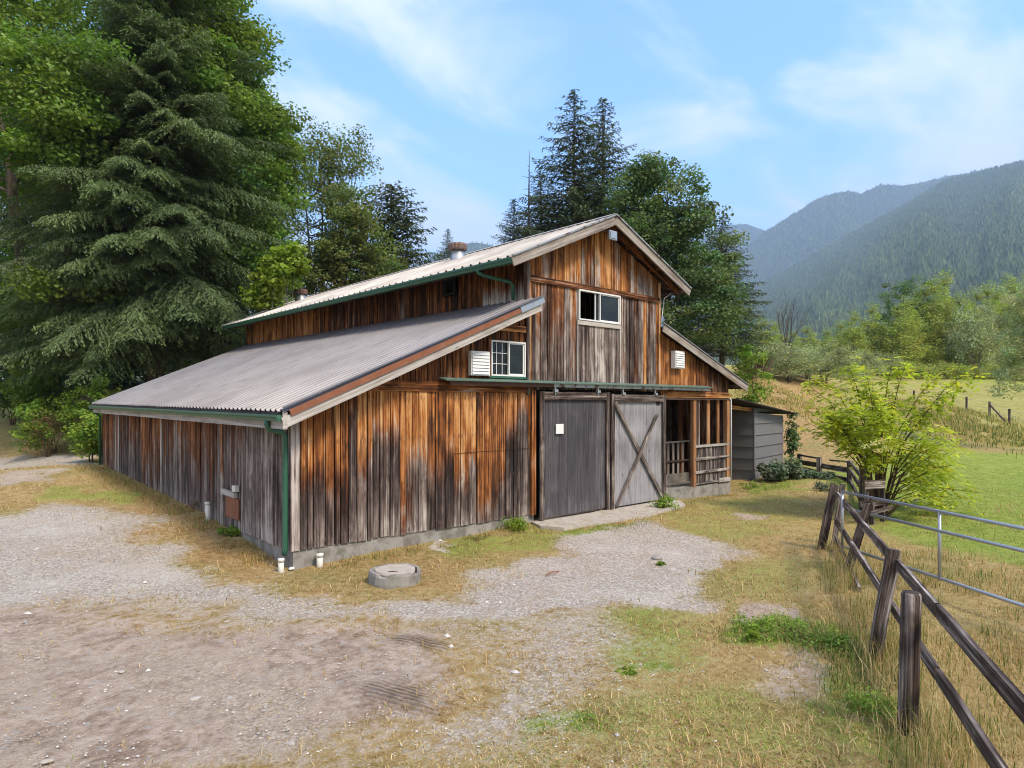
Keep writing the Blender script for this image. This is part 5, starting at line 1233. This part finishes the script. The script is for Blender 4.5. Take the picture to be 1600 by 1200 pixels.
belt = [(1190, 62, 500, .8, 'pale green tree nearest the narrow spruce'), (1213, 64, 505, .8, 'yellow-green tree left of the bare grey tree'), (1262, 70, 512, .8, 'small yellow tree just right of the bare grey tree'), (1290, 72, 516, .85, 'low rounded yellow-green tree in the dip of the belt'), (1334, 72, 490, .85, 'slim yellow-topped tree left of the broad belt trees'),
        (1368, 76, 478, 1.1, 'full yellow-green tree below the dark round-topped one'), (1405, 74, 480, 1.1, 'yellow-green tree right below the dark round-topped one'), (1440, 80, 448, 1.25, 'wide yellow-green tree right of the dark round-topped one'), (1478, 84, 428, 1.3, 'tallest pale-tipped tree of the belt'), (1505, 78, 462, 1.15, 'yellow-green tree in front of the tallest pale-tipped one'),
        (1540, 84, 448, 1.2, 'green tree second from the right end of the belt'), (1575, 86, 436, 1.25, 'large tree at the right end of the belt'), (1615, 80, 440, 1.3, 'tree cut by the right edge of the view'), (1240, 78, 520, .8, 'small tree behind the bare grey tree'), (1310, 82, 505, .95, 'green tree farther back in the dip of the belt'), (1350, 78, 500, 1., 'short green tree between the slim yellow-topped one and the full one'), (1422, 77, 468, 1.1, 'yellowish tree just right of and below the dark round-topped one'), (1460, 80, 440, 1.2, 'pale green tree left of the tallest one'), (1522, 82, 455, 1.1, 'narrow green tree between the belt\'s right-hand pair'), (1558, 82, 452, 1.1, 'narrow tree just left of the large one at the right end'), (1590, 84, 445, 1.2, 'leafy tree right against the right edge of the view')]
for k, (px, d, pt, w, l) in enumerate(belt):
    b = gb(px, d); s = (zat(pt, d)-b[2])/H0; o = bi if k == 0 else None
    if k == 0: bi.location = b; bi.rotation_euler = (0, 0, .3); bi.scale = (w, w, s); bi['label'] = l
    else: copy_tree(bi, b, k*1.7, (w, w, s), l)
wil = [(1232, 50, 536, 1.05, 'grey-green willow bush at the foot of the bare grey tree'), (1288, 52, 538, 1.0, 'silvery willow bush behind the yellow-green elder\'s left side'), (1200, 52, 545, .8, 'willow bush beside the lean-to roof end'), (1262, 56, 550, .9, 'willow bush between the two larger willow bushes'), (1350, 66, 566, .8, 'willow bush low behind the elder top'), (1525, 74, 480, 1.3, 'tall silvery willow among the belt\'s right half'), (1380, 72, 560, .8, 'willow bush low in front of the belt\'s middle')]
for k, (px, d, pt, w, l) in enumerate(wil):
    b = gb(px, d); s = (zat(pt, d)+.35*0-b[2])/4.2; s = max(s, .6)
    if k == 0: wi.location = b; wi.scale = (w, w, s); wi['label'] = l
    else: copy_tree(wi, b, k*1.9, (w, w, s), l)
b = gb(1412, 84); dk_.scale = (1, 1, (zat(432, 84)-b[2])/14.6)
# fringe of low brush under the belt
for k, (px, d) in enumerate([(1400, 68), (1440, 69), (1480, 70), (1520, 70), (1560, 70), (1600, 68), (1330, 62)]):
    names = ['left end', 'second from the left', 'third from the left', 'fourth from the left', 'fourth from the right', 'at the right edge', 'behind the elder']
    if k == 0: fr0 = bush('brush', 'low yellow-green brush under the tree belt, left end', px, 578, d, 34, 14, 'birch', 66, 60, .14, .5, 50, 'low brush under the tree belt'); 
    else: copy_tree(fr0, gb(px, d), k*1.1, (1, 1, .8+.12*(k % 3)), 'low yellow-green brush under the tree belt, '+names[k])
# bare grey tree
b = gb(1228, 55); mb = MB(); random.seed(5); hh = zat(452, 55)-b[2]
def limb(p, d, l, r, lev):
    q = p+d*l; m_ = p+d*l*.5+vec(*[random.uniform(-.06, .06)*l for _ in range(3)]); tube(mb, [p, m_, q], [r, r*.8, r*.55], 4, False)
    if lev:
        for _ in range(3 if lev > 1 else 4):
            nd = unit(d+vec(random.uniform(-.38, .38), random.uniform(-.38, .38), random.uniform(.1, .4))); limb(p+d*l*random.uniform(.45, 1), nd, l*random.uniform(.55, .8), r*.5, lev-1)
for k in range(4): limb(vec(0, 0, -.1), unit(vec(random.uniform(-.14, .14), random.uniform(-.14, .14), 1)), hh*.42, .055, 3)
tt = thing('dead_tree', 'bare grey branching tree rising above the willow bushes', 'tree', b); mb.build('trunk', M['bark'], tt, True)
# tree whose boughs hang in from the right edge
b = gb(1680, 33)
broadleaf('cottonwood_tree', 'grey-green tree with boughs hanging in over the right edge', 'tree', b, 7.5, [E_(1625, 33, 500, 60, 60, b), E_(1600, 32.5, 560, 50, 45, b), E_(1578, 32, 605, 24, 26, b), E_(1650, 33, 450, 70, 45, b)], 'willow', 150, .45, 120, .10, 71, .12, 'bark_pale', None, 2, 24, .8, .3, (.2, .05), .2)
bush('bush', 'dark green climber on the outer end of the shed', 1238, 660, 24.5, 7, 22, 'maple_deep', 72, 22, .10, .22, 50)
# weathered brush pile behind the lean-to end
for k, px in enumerate((1172, 1184)): 
    mb = MB(); b = gb(px, 44+k)
    for j in range(24): a = random.random()*6.3; tube(mb, [(random.uniform(-.6, .6), random.uniform(-.6, .6), 0), (random.uniform(-.9, .9), random.uniform(-.9, .9), random.uniform(.7, 1.5))], [.06, .03], 4)
    o = mb.build('brush_pile', M['twig']); o.location = b; tag(o, ['pile of grey sticks just past the lean-to roof end', 'smaller pile of grey sticks right of the first'][k], 'pile')

# ------------------------------------------------------------------ the bright elder, heap of cut leaves, weeds
def elder():
    b = gb(1372, 16.2); R = np.random.default_rng(81); random.seed(81); t = thing('elder_bush', 'tall bright yellow-green elder bush beside the gate', 'bush', b)
    mb = MB(); Pc, Dc = [], []; s = 16.2/FPX
    tips = []
    for k in range(36):
        u = random.uniform(-1, 1); tpx = 1378+u*98; top = 575+abs(u)**1.6*90+random.uniform(0, 120)
        top = min(top, 690-40*(u < -.3))
        if u > .35 and random.random() < .45: top = random.uniform(700, 765); tpx += 35
        x, y = at(tpx, 16.2+random.uniform(-1.5, 1.5)); tips.append(vec(x-b[0], y-b[1], max(.4, zat(top, 16.2)-b[2])))
    tips += [vec(at(p, 16.2)[0]-b[0], at(p, 16.2)[1]-b[1], zat(q, 16.2)-b[2]) for p, q in ((1325, 570), (1395, 563), (1415, 570), (1355, 590), (1260, 600), (1285, 590), (1480, 690), (1530, 770), (1500, 780), (1262, 660), (1440, 640), (1500, 600), (1525, 575), (1470, 585))]
    for T in tips:
        p0 = vec(random.uniform(-.12, .12), random.uniform(-.12, .12), -.1); L = np.linalg.norm(T-p0); e_ = (T-p0)*[1, 1, 0]; m1 = p0+(T-p0)*.4-e_*.14+vec(0, 0, L*.12); m2 = p0+(T-p0)*.75-e_*.06+vec(0, 0, L*.11)
        tube(mb, [p0, m1, m2, T], [.026, .016, .010, .004], 5, False)
        nl = int(8+L*8)
        for j in range(nl):
            f = .50+.50*random.random()**.8
            if f < .75: q = m1+(m2-m1)*((f-.5)/.25*.6+.4)
            else: q = m2+(T-m2)*((f-.75)/.25)
            Pc.append(q+R.normal(size=3)*.12); Dc.append(nrmz((T-p0)/L*.3+R.normal(size=3)*.8+vec(0, 0, -.1)))
    Pc = np.array(Pc); Dc = np.array(Dc); V = []; col = []
    # each compound leaf: a drooping midrib with paired leaflets
    for p, d in zip(Pc, Dc):
        d = d*[1, 1, .5]; d = d/np.linalg.norm(d); sd_ = unit(np.cross(d, vec(0, 0, 1))+1e-4); l = random.uniform(.20, .34); cb = .7+.6*random.random(); yl = random.random() < .25
        for j in range(7):
            f = (j//2+1)/4 if j < 6 else 1.05; sg = (-1 if j % 2 else 1) if j < 6 else 0
            c = p+d*l*f+vec(0, 0, -.45*l*f*f); dd = unit(d*(.7 if sg else 1)+sd_*sg*.9+vec(0, 0, -.3)); n_ = unit(vec(0, 0, 1)+R.normal(size=3)*.3); ss = unit(np.cross(n_, dd)); ll = random.uniform(.11, .17)
            V.append(rhombs((c+dd*ll/2)[None], dd[None], ss[None], np.array([ll]), np.array([ll*.46]))); col.append(np.array([1.08 if yl else .88, 1, .9])*cb*(.85+.3*random.random()))
    soup('foliage', np.concatenate(V), 4, M['elder'], t, np.array(col)); mb.build('stems', M['twig'], t, True)
    cl_ = []
    for px, py in ((1366, 693), (1378, 688), (1352, 697), (1384, 700), (1371, 704)):
        x, y = at(px, 14.9); cl_.append((x-b[0], y-b[1], zat(py, 14.9)-b[2]))
    for q in cl_:
        V, c = clump_leaves(R, np.array([q]), np.full(1, .13), 90, .035, .1, .5); soup('flower_head', V, 4, M['cream'], t, c)
elder()
bush('leaf_heap', 'heap of wilted grey-green cut branches against the shed', 1228, 732, 21.5, 32, 12, 'ivy', 83, 70, .10, .22, 80, cat='heap', ext=((25, 745, 25, 9), (-20, 735, 22, 12), (50, 752, 22, 5)), stemc=16)
def weed(name, label, px, py, w, h, mat, seed, n=26, leaf=.05, nl=40):
    b = hit(px, py); d = (np.array(b)-CAM[:2])@FW; s = d/FPX; b = (b[0], b[1], float(G(*b))-.02)
    return broadleaf(name, label, 'weed', b, h*s*1.1, [(0, 0, h*s*.45, w*s*.5, w*s*.5, h*s*.5)], mat, n, min(.12, w*s*.2), nl, leaf, seed, .006, 'twig', None, 2, 5, .8, .3, (.15, .05), .1, 0, -.8, .8, 'foliage')
weed('weed_clump', 'yellow-green weed clump growing at the left post of the dark sliding door', 806, 828, 62, 20, 'bright', 91, 40, .04, 30)
weed('weed_clump', 'low weeds at the right corner of the concrete apron', 1037, 795, 42, 22, 'shrub', 92, 28)
weed('weed_clump', 'small bright weed beside the grey stone on the gravel', 1033, 882, 14, 7, 'bright', 93, 10, .03, 30)
weed('weed_clump', 'broad-leaved green weeds in the grass in front of the fence', 1210, 992, 150, 20, 'shrub', 94, 60, .035, 26)
weed('weed_clump', 'green weeds at the foot of the square leaning fence post', 1310, 1012, 70, 22, 'shrub', 95, 26, .035, 26)
weed('weed_clump', 'single pale-leaved dock plant in front of the broad-leaved weeds', 1178, 1005, 20, 34, 'bright', 96, 8, .06, 22)
weed('weed_clump', 'small tuft of vivid green in the foreground gravel', 980, 1050, 32, 9, 'bright', 97, 14, .03, 40)
weed('weed_clump', 'green weeds at the foot of the thick round fence post', 1365, 1110, 80, 30, 'shrub', 98, 34, .03, 26)
weed('weed_clump', 'weeds at the base of the left wall below the hatch', 357, 838, 30, 18, 'shrub', 99, 16)
weed('weed_clump', 'green tuft in the bottom middle of the yard', 920, 1128, 80, 8, 'shrub', 100, 20, .02, 20)
weed('dead_weed', 'pale dry weed stalks against the left wall near the cream pipe', 305, 797, 24, 22, 'dead', 101, 12, .03, 20)
weed('weed_clump', 'sparse pale flowers and weeds right of the leaf heap', 1290, 765, 40, 14, 'ivy', 102, 20, .05, 30)
weed('weed_clump', 'low green growth along the shed front', 1180, 762, 60, 9, 'shrub', 103, 24, .04, 30)

# tall dry grass
def tall(name, label, pts, spread, N, h0, h1, cols, w=.008, lean=.5, seed=1):
    R = np.random.default_rng(seed); P = np.array(pts); seg = np.linalg.norm(P[1:]-P[:-1], axis=1); cs_ = np.concatenate([[0], np.cumsum(seg)])/seg.sum()
    t = R.random(N); i = np.clip(np.searchsorted(cs_, t)-1, 0, len(P)-2); f = (t-cs_[i])/(cs_[i+1]-cs_[i]); q = P[i]*(1-f)[:, None]+P[i+1]*f[:, None]+R.normal(size=(N, 2))*spread
    k = fbm(q[:, 0]*1.6, q[:, 1]*1.6, 3) > .40; q = q[k]; n = len(q); h = h0+(h1-h0)*R.random(n)**1.8; az = R.random(n)*2*PI; le = lean*(.2+R.random(n))
    b = np.stack([q[:, 0], q[:, 1], G(q[:, 0], q[:, 1])-.02], 1); d = np.stack([np.cos(az), np.sin(az), 0*az], 1); s = np.stack([-np.sin(az), np.cos(az), 0*az], 1)*(w*(.6+.8*R.random(n)))[:, None]
    m1 = b+d*(h*.12*np.sin(le))[:, None]; m1[:, 2] += h*.5; tp = b+d*(h*np.sin(le))[:, None]; tp[:, 2] += h*np.cos(le)
    V = np.stack([b-s/2, b+s/2, m1+s*.4, b-s/2, m1+s*.4, m1-s*.4, m1-s*.4, m1+s*.4, tp], 1).reshape(-1, 3)
    v = R.random((n, 1)); g = R.random((n, 1)) < cols[2]; c = np.where(g, np.array([[.10, .15, .03]])*(.6+v), np.array([cols[0]])*(1-v)+np.array([cols[1]])*v)
    return tag(soup(name, V, 3, M['grass'], None, np.repeat(c, 3, 0)), label, 'grass', kind='stuff')
Pf = [np.array(at(pxd(d), d)) for d in (12.4, 11, 9.5, 8, 7, 6, 5.0, 4.0, 3.0)]
tall('tall_grass', 'tall straw coloured grass and weeds along the timber fence', Pf, .22, 9000, .06, .50, ((.42, .27, .11), (.66, .52, .28), .30), .006, .6, 1)
tall('tall_grass', 'tall dry grass standing between the fence and the pipe gate', [p+fs*1.2 for p in Pf], .8, 16000, .05, .24, ((.38, .24, .09), (.60, .45, .22), .42), .007, .7, 2)
tall('meadow_grass', 'long rusty straw grass on the rough band across the meadow', [at(1440, 47), at(1520, 43), at(1600, 38), at(1680, 36)], 3.0, 26000, .12, .42, ((.42, .31, .12), (.62, .50, .22), .45), .03, .5, 3)
tall('meadow_grass', 'long golden grass on the bank behind the shed', [at(1172, 42), at(1230, 42), at(1290, 40)], 2.0, 14000, .08, .25, ((.48, .34, .14), (.66, .52, .26), .2), .04, .5, 4)
tall('wall_grass', 'dry tufted grass against the barn\'s left wall', [(-.25, .4), (-.35, 4), (-.4, 9), (-.4, 14)], .22, 9000, .04, .20, ((.36, .22, .09), (.60, .44, .2), .2), .008, .8, 5)
tall('wall_grass', 'dry and green tufted grass against the front foundation', [(.4, -.3), (3, -.35), (5.2, -.45)], .16, 5000, .03, .14, ((.36, .22, .09), (.60, .44, .2), .4), .007, .8, 6)

tall('green_tufts', 'greener tufted grass among the weeds before the fence', [hit(1150, 985), hit(1240, 990), hit(1320, 1010), hit(1365, 1100)], .28, 5200, .04, .16, ((.36, .24, .09), (.60, .46, .2), .72), .006, .9, 7)
tall('green_tufts', 'greener tufted grass along the apron and the porch foundation', [hit(930, 828), hit(1000, 815), hit(1050, 790), hit(1130, 772), hit(1230, 758)], .22, 6000, .03, .12, ((.36, .24, .09), (.60, .46, .2), .7), .007, .9, 8)
# ------------------------------------------------------------------ MOUNTAINS
def mountain(name, sil, dfun, foot, seed, amp=60, ntree=0, th=20, footpy=590):
    """a forested mountain: ridge line given by bearing and elevation, real distance dfun(bearing)"""
    px = np.array([s[0] for s in sil], float); py = np.array([s[1] for s in sil], float)
    U = np.linspace(px[0], px[-1], 220); PY = np.interp(U, px, py); nv = 46; V_ = np.concatenate([np.linspace(0, 1, nv), 1+np.linspace(.06, .8, 12)])
    def surf(u, v):
        PYu = np.interp(u, px, py); D = dfun(u); zr = CAM[2]-(PYu-CY)/FPX*D; f0 = foot; l = (u-CX)/FPX
        d = np.where(v <= 1, f0+(D-f0)*v, D+(D-f0)*(v-1)); z = np.where(v <= 1, 4+(zr-4)*np.clip(v, 0, 1)**1.12, zr-(v-1)*zr*1.1)
        x = CAM[0]+FW[0]*d+RT[0]*l*d; y = CAM[1]+FW[1]*d+RT[1]*l*d
        rg = fbm(u*.012+seed, v*1.5+seed, 5)-.5; z = z+amp*rg*np.sin(np.clip(v, 0, 1)*PI)*1.6; z = z+amp*.05*(fbm(u*.09, v*6, 3)-.5)*(v > .0)*np.minimum(v*3, 1)
        return x, y, z
    UU, VV = np.meshgrid(U, V_); x, y, z = surf(UU.ravel(), VV.ravel()); ny_, nx_ = UU.shape; id_ = np.arange(nx_*ny_).reshape(ny_, nx_)
    F = np.stack([id_[:-1, :-1], id_[:-1, 1:], id_[1:, 1:], id_[1:, :-1]], -1).reshape(-1, 4)
    me = bpy.data.meshes.new(name); me.from_pydata(np.stack([x, y, z], 1).tolist(), [], F.tolist()); me.materials.append(mt_mat); o = bpy.data.objects.new(name, me); C.objects.link(o); tag(o, kind='structure')
    if ntree:
        R = np.random.default_rng(seed); u = px[0]+(px[-1]-px[0])*R.random(ntree); v = R.random(ntree)**.75*1.0; x, y, z = surf(u, v)
        h = th*(.35+.5*R.random(ntree)); r = h*(.26+.10*R.random(ntree)); a = R.random(ntree)*PI; T = []; top = np.stack([x, y, z+h], 1)
        ring = [np.stack([x+r*np.cos(a+k*2*PI/3), y+r*np.sin(a+k*2*PI/3), z-h*.1], 1) for k in range(3)]
        for k in range(3): T.append(np.stack([ring[k], ring[(k+1) % 3], top], 1))
        Vv = np.stack(T, 1).reshape(-1, 3); stand = fbm(u*.02, v*4, 4)
        c = (.5+.7*R.random((ntree, 1)))*np.array([[1, 1, 1]]); dec = (R.random(ntree) < np.clip((stand-.5)*2.5, .02, .5))[:, None]; c = np.where(dec, c*np.array([[1.5, 1.4, 1.05]]), c)
        ob = soup('mountain_forest', Vv, 3, M['fardeep'], None, np.repeat(c, 3, 0)); tag(ob, 'dense dark conifer forest covering '+name.replace('_', ' '), 'forest', kind='stuff')
mm = NT('forest_floor'); n_ = mm.noise(mm.mapping(mm.geo(), (.012, .012, .004)), 1., 6, .7); mt_mat = mm.principled(mm.ramp(n_, [(.35, (.018, .028, .014)), (.65, (.05, .065, .03))]), .95, 0, None, spec=.05)
mountain('near_mountain', [(1050, 545), (1120, 500), (1160, 470), (1203, 437), (1312, 375), (1412, 322), (1475, 283), (1520, 272), (1560, 262), (1600, 253), (1700, 235), (1850, 215), (2100, 205)], lambda u: 3000+(1600-u)*1.1, 520, 1, 85, 95000, 19)
mountain('middle_mountain', [(1000, 500), (1100, 430), (1150, 402), (1190, 366), (1215, 350), (1245, 332), (1275, 312), (1300, 303), (1325, 299), (1345, 303), (1375, 289), (1410, 290), (1450, 284), (1480, 276), (1560, 262), (1700, 250), (1900, 260)], lambda u: 4600+0*u, 2600, 2, 110, 50000, 28)
mountain('far_mountain', [(950, 470), (1050, 400), (1110, 362), (1133, 353), (1150, 351), (1166, 350), (1180, 355), (1200, 362), (1260, 380), (1400, 420)], lambda u: 5900+0*u, 4700, 3, 60, 6000, 26)
mountain('left_mountain', [(430, 540), (560, 470), (640, 420), (665, 405), (700, 391), (725, 381), (745, 379), (775, 385), (830, 400), (900, 430), (1000, 500)], lambda u: 4200+0*u, 2600, 4, 60, 9000, 24)

# ------------------------------------------------------------------ HAZE
hz_ = MB(); box(hz_, -7200, 7200, -7200, 7200, -60, 1850)
hm = NT('haze_air'); pv = hm.n('ShaderNodeVolumePrincipled', {'Color': (.50, .70, 1, 1), 'Density': 1.9e-4, 'Anisotropy': 0.}); hm.t.links.new(pv.outputs[0], hm.out.inputs['Volume'])
ho_ = hz_.build('haze', hm.m); tag(ho_, kind='stuff')
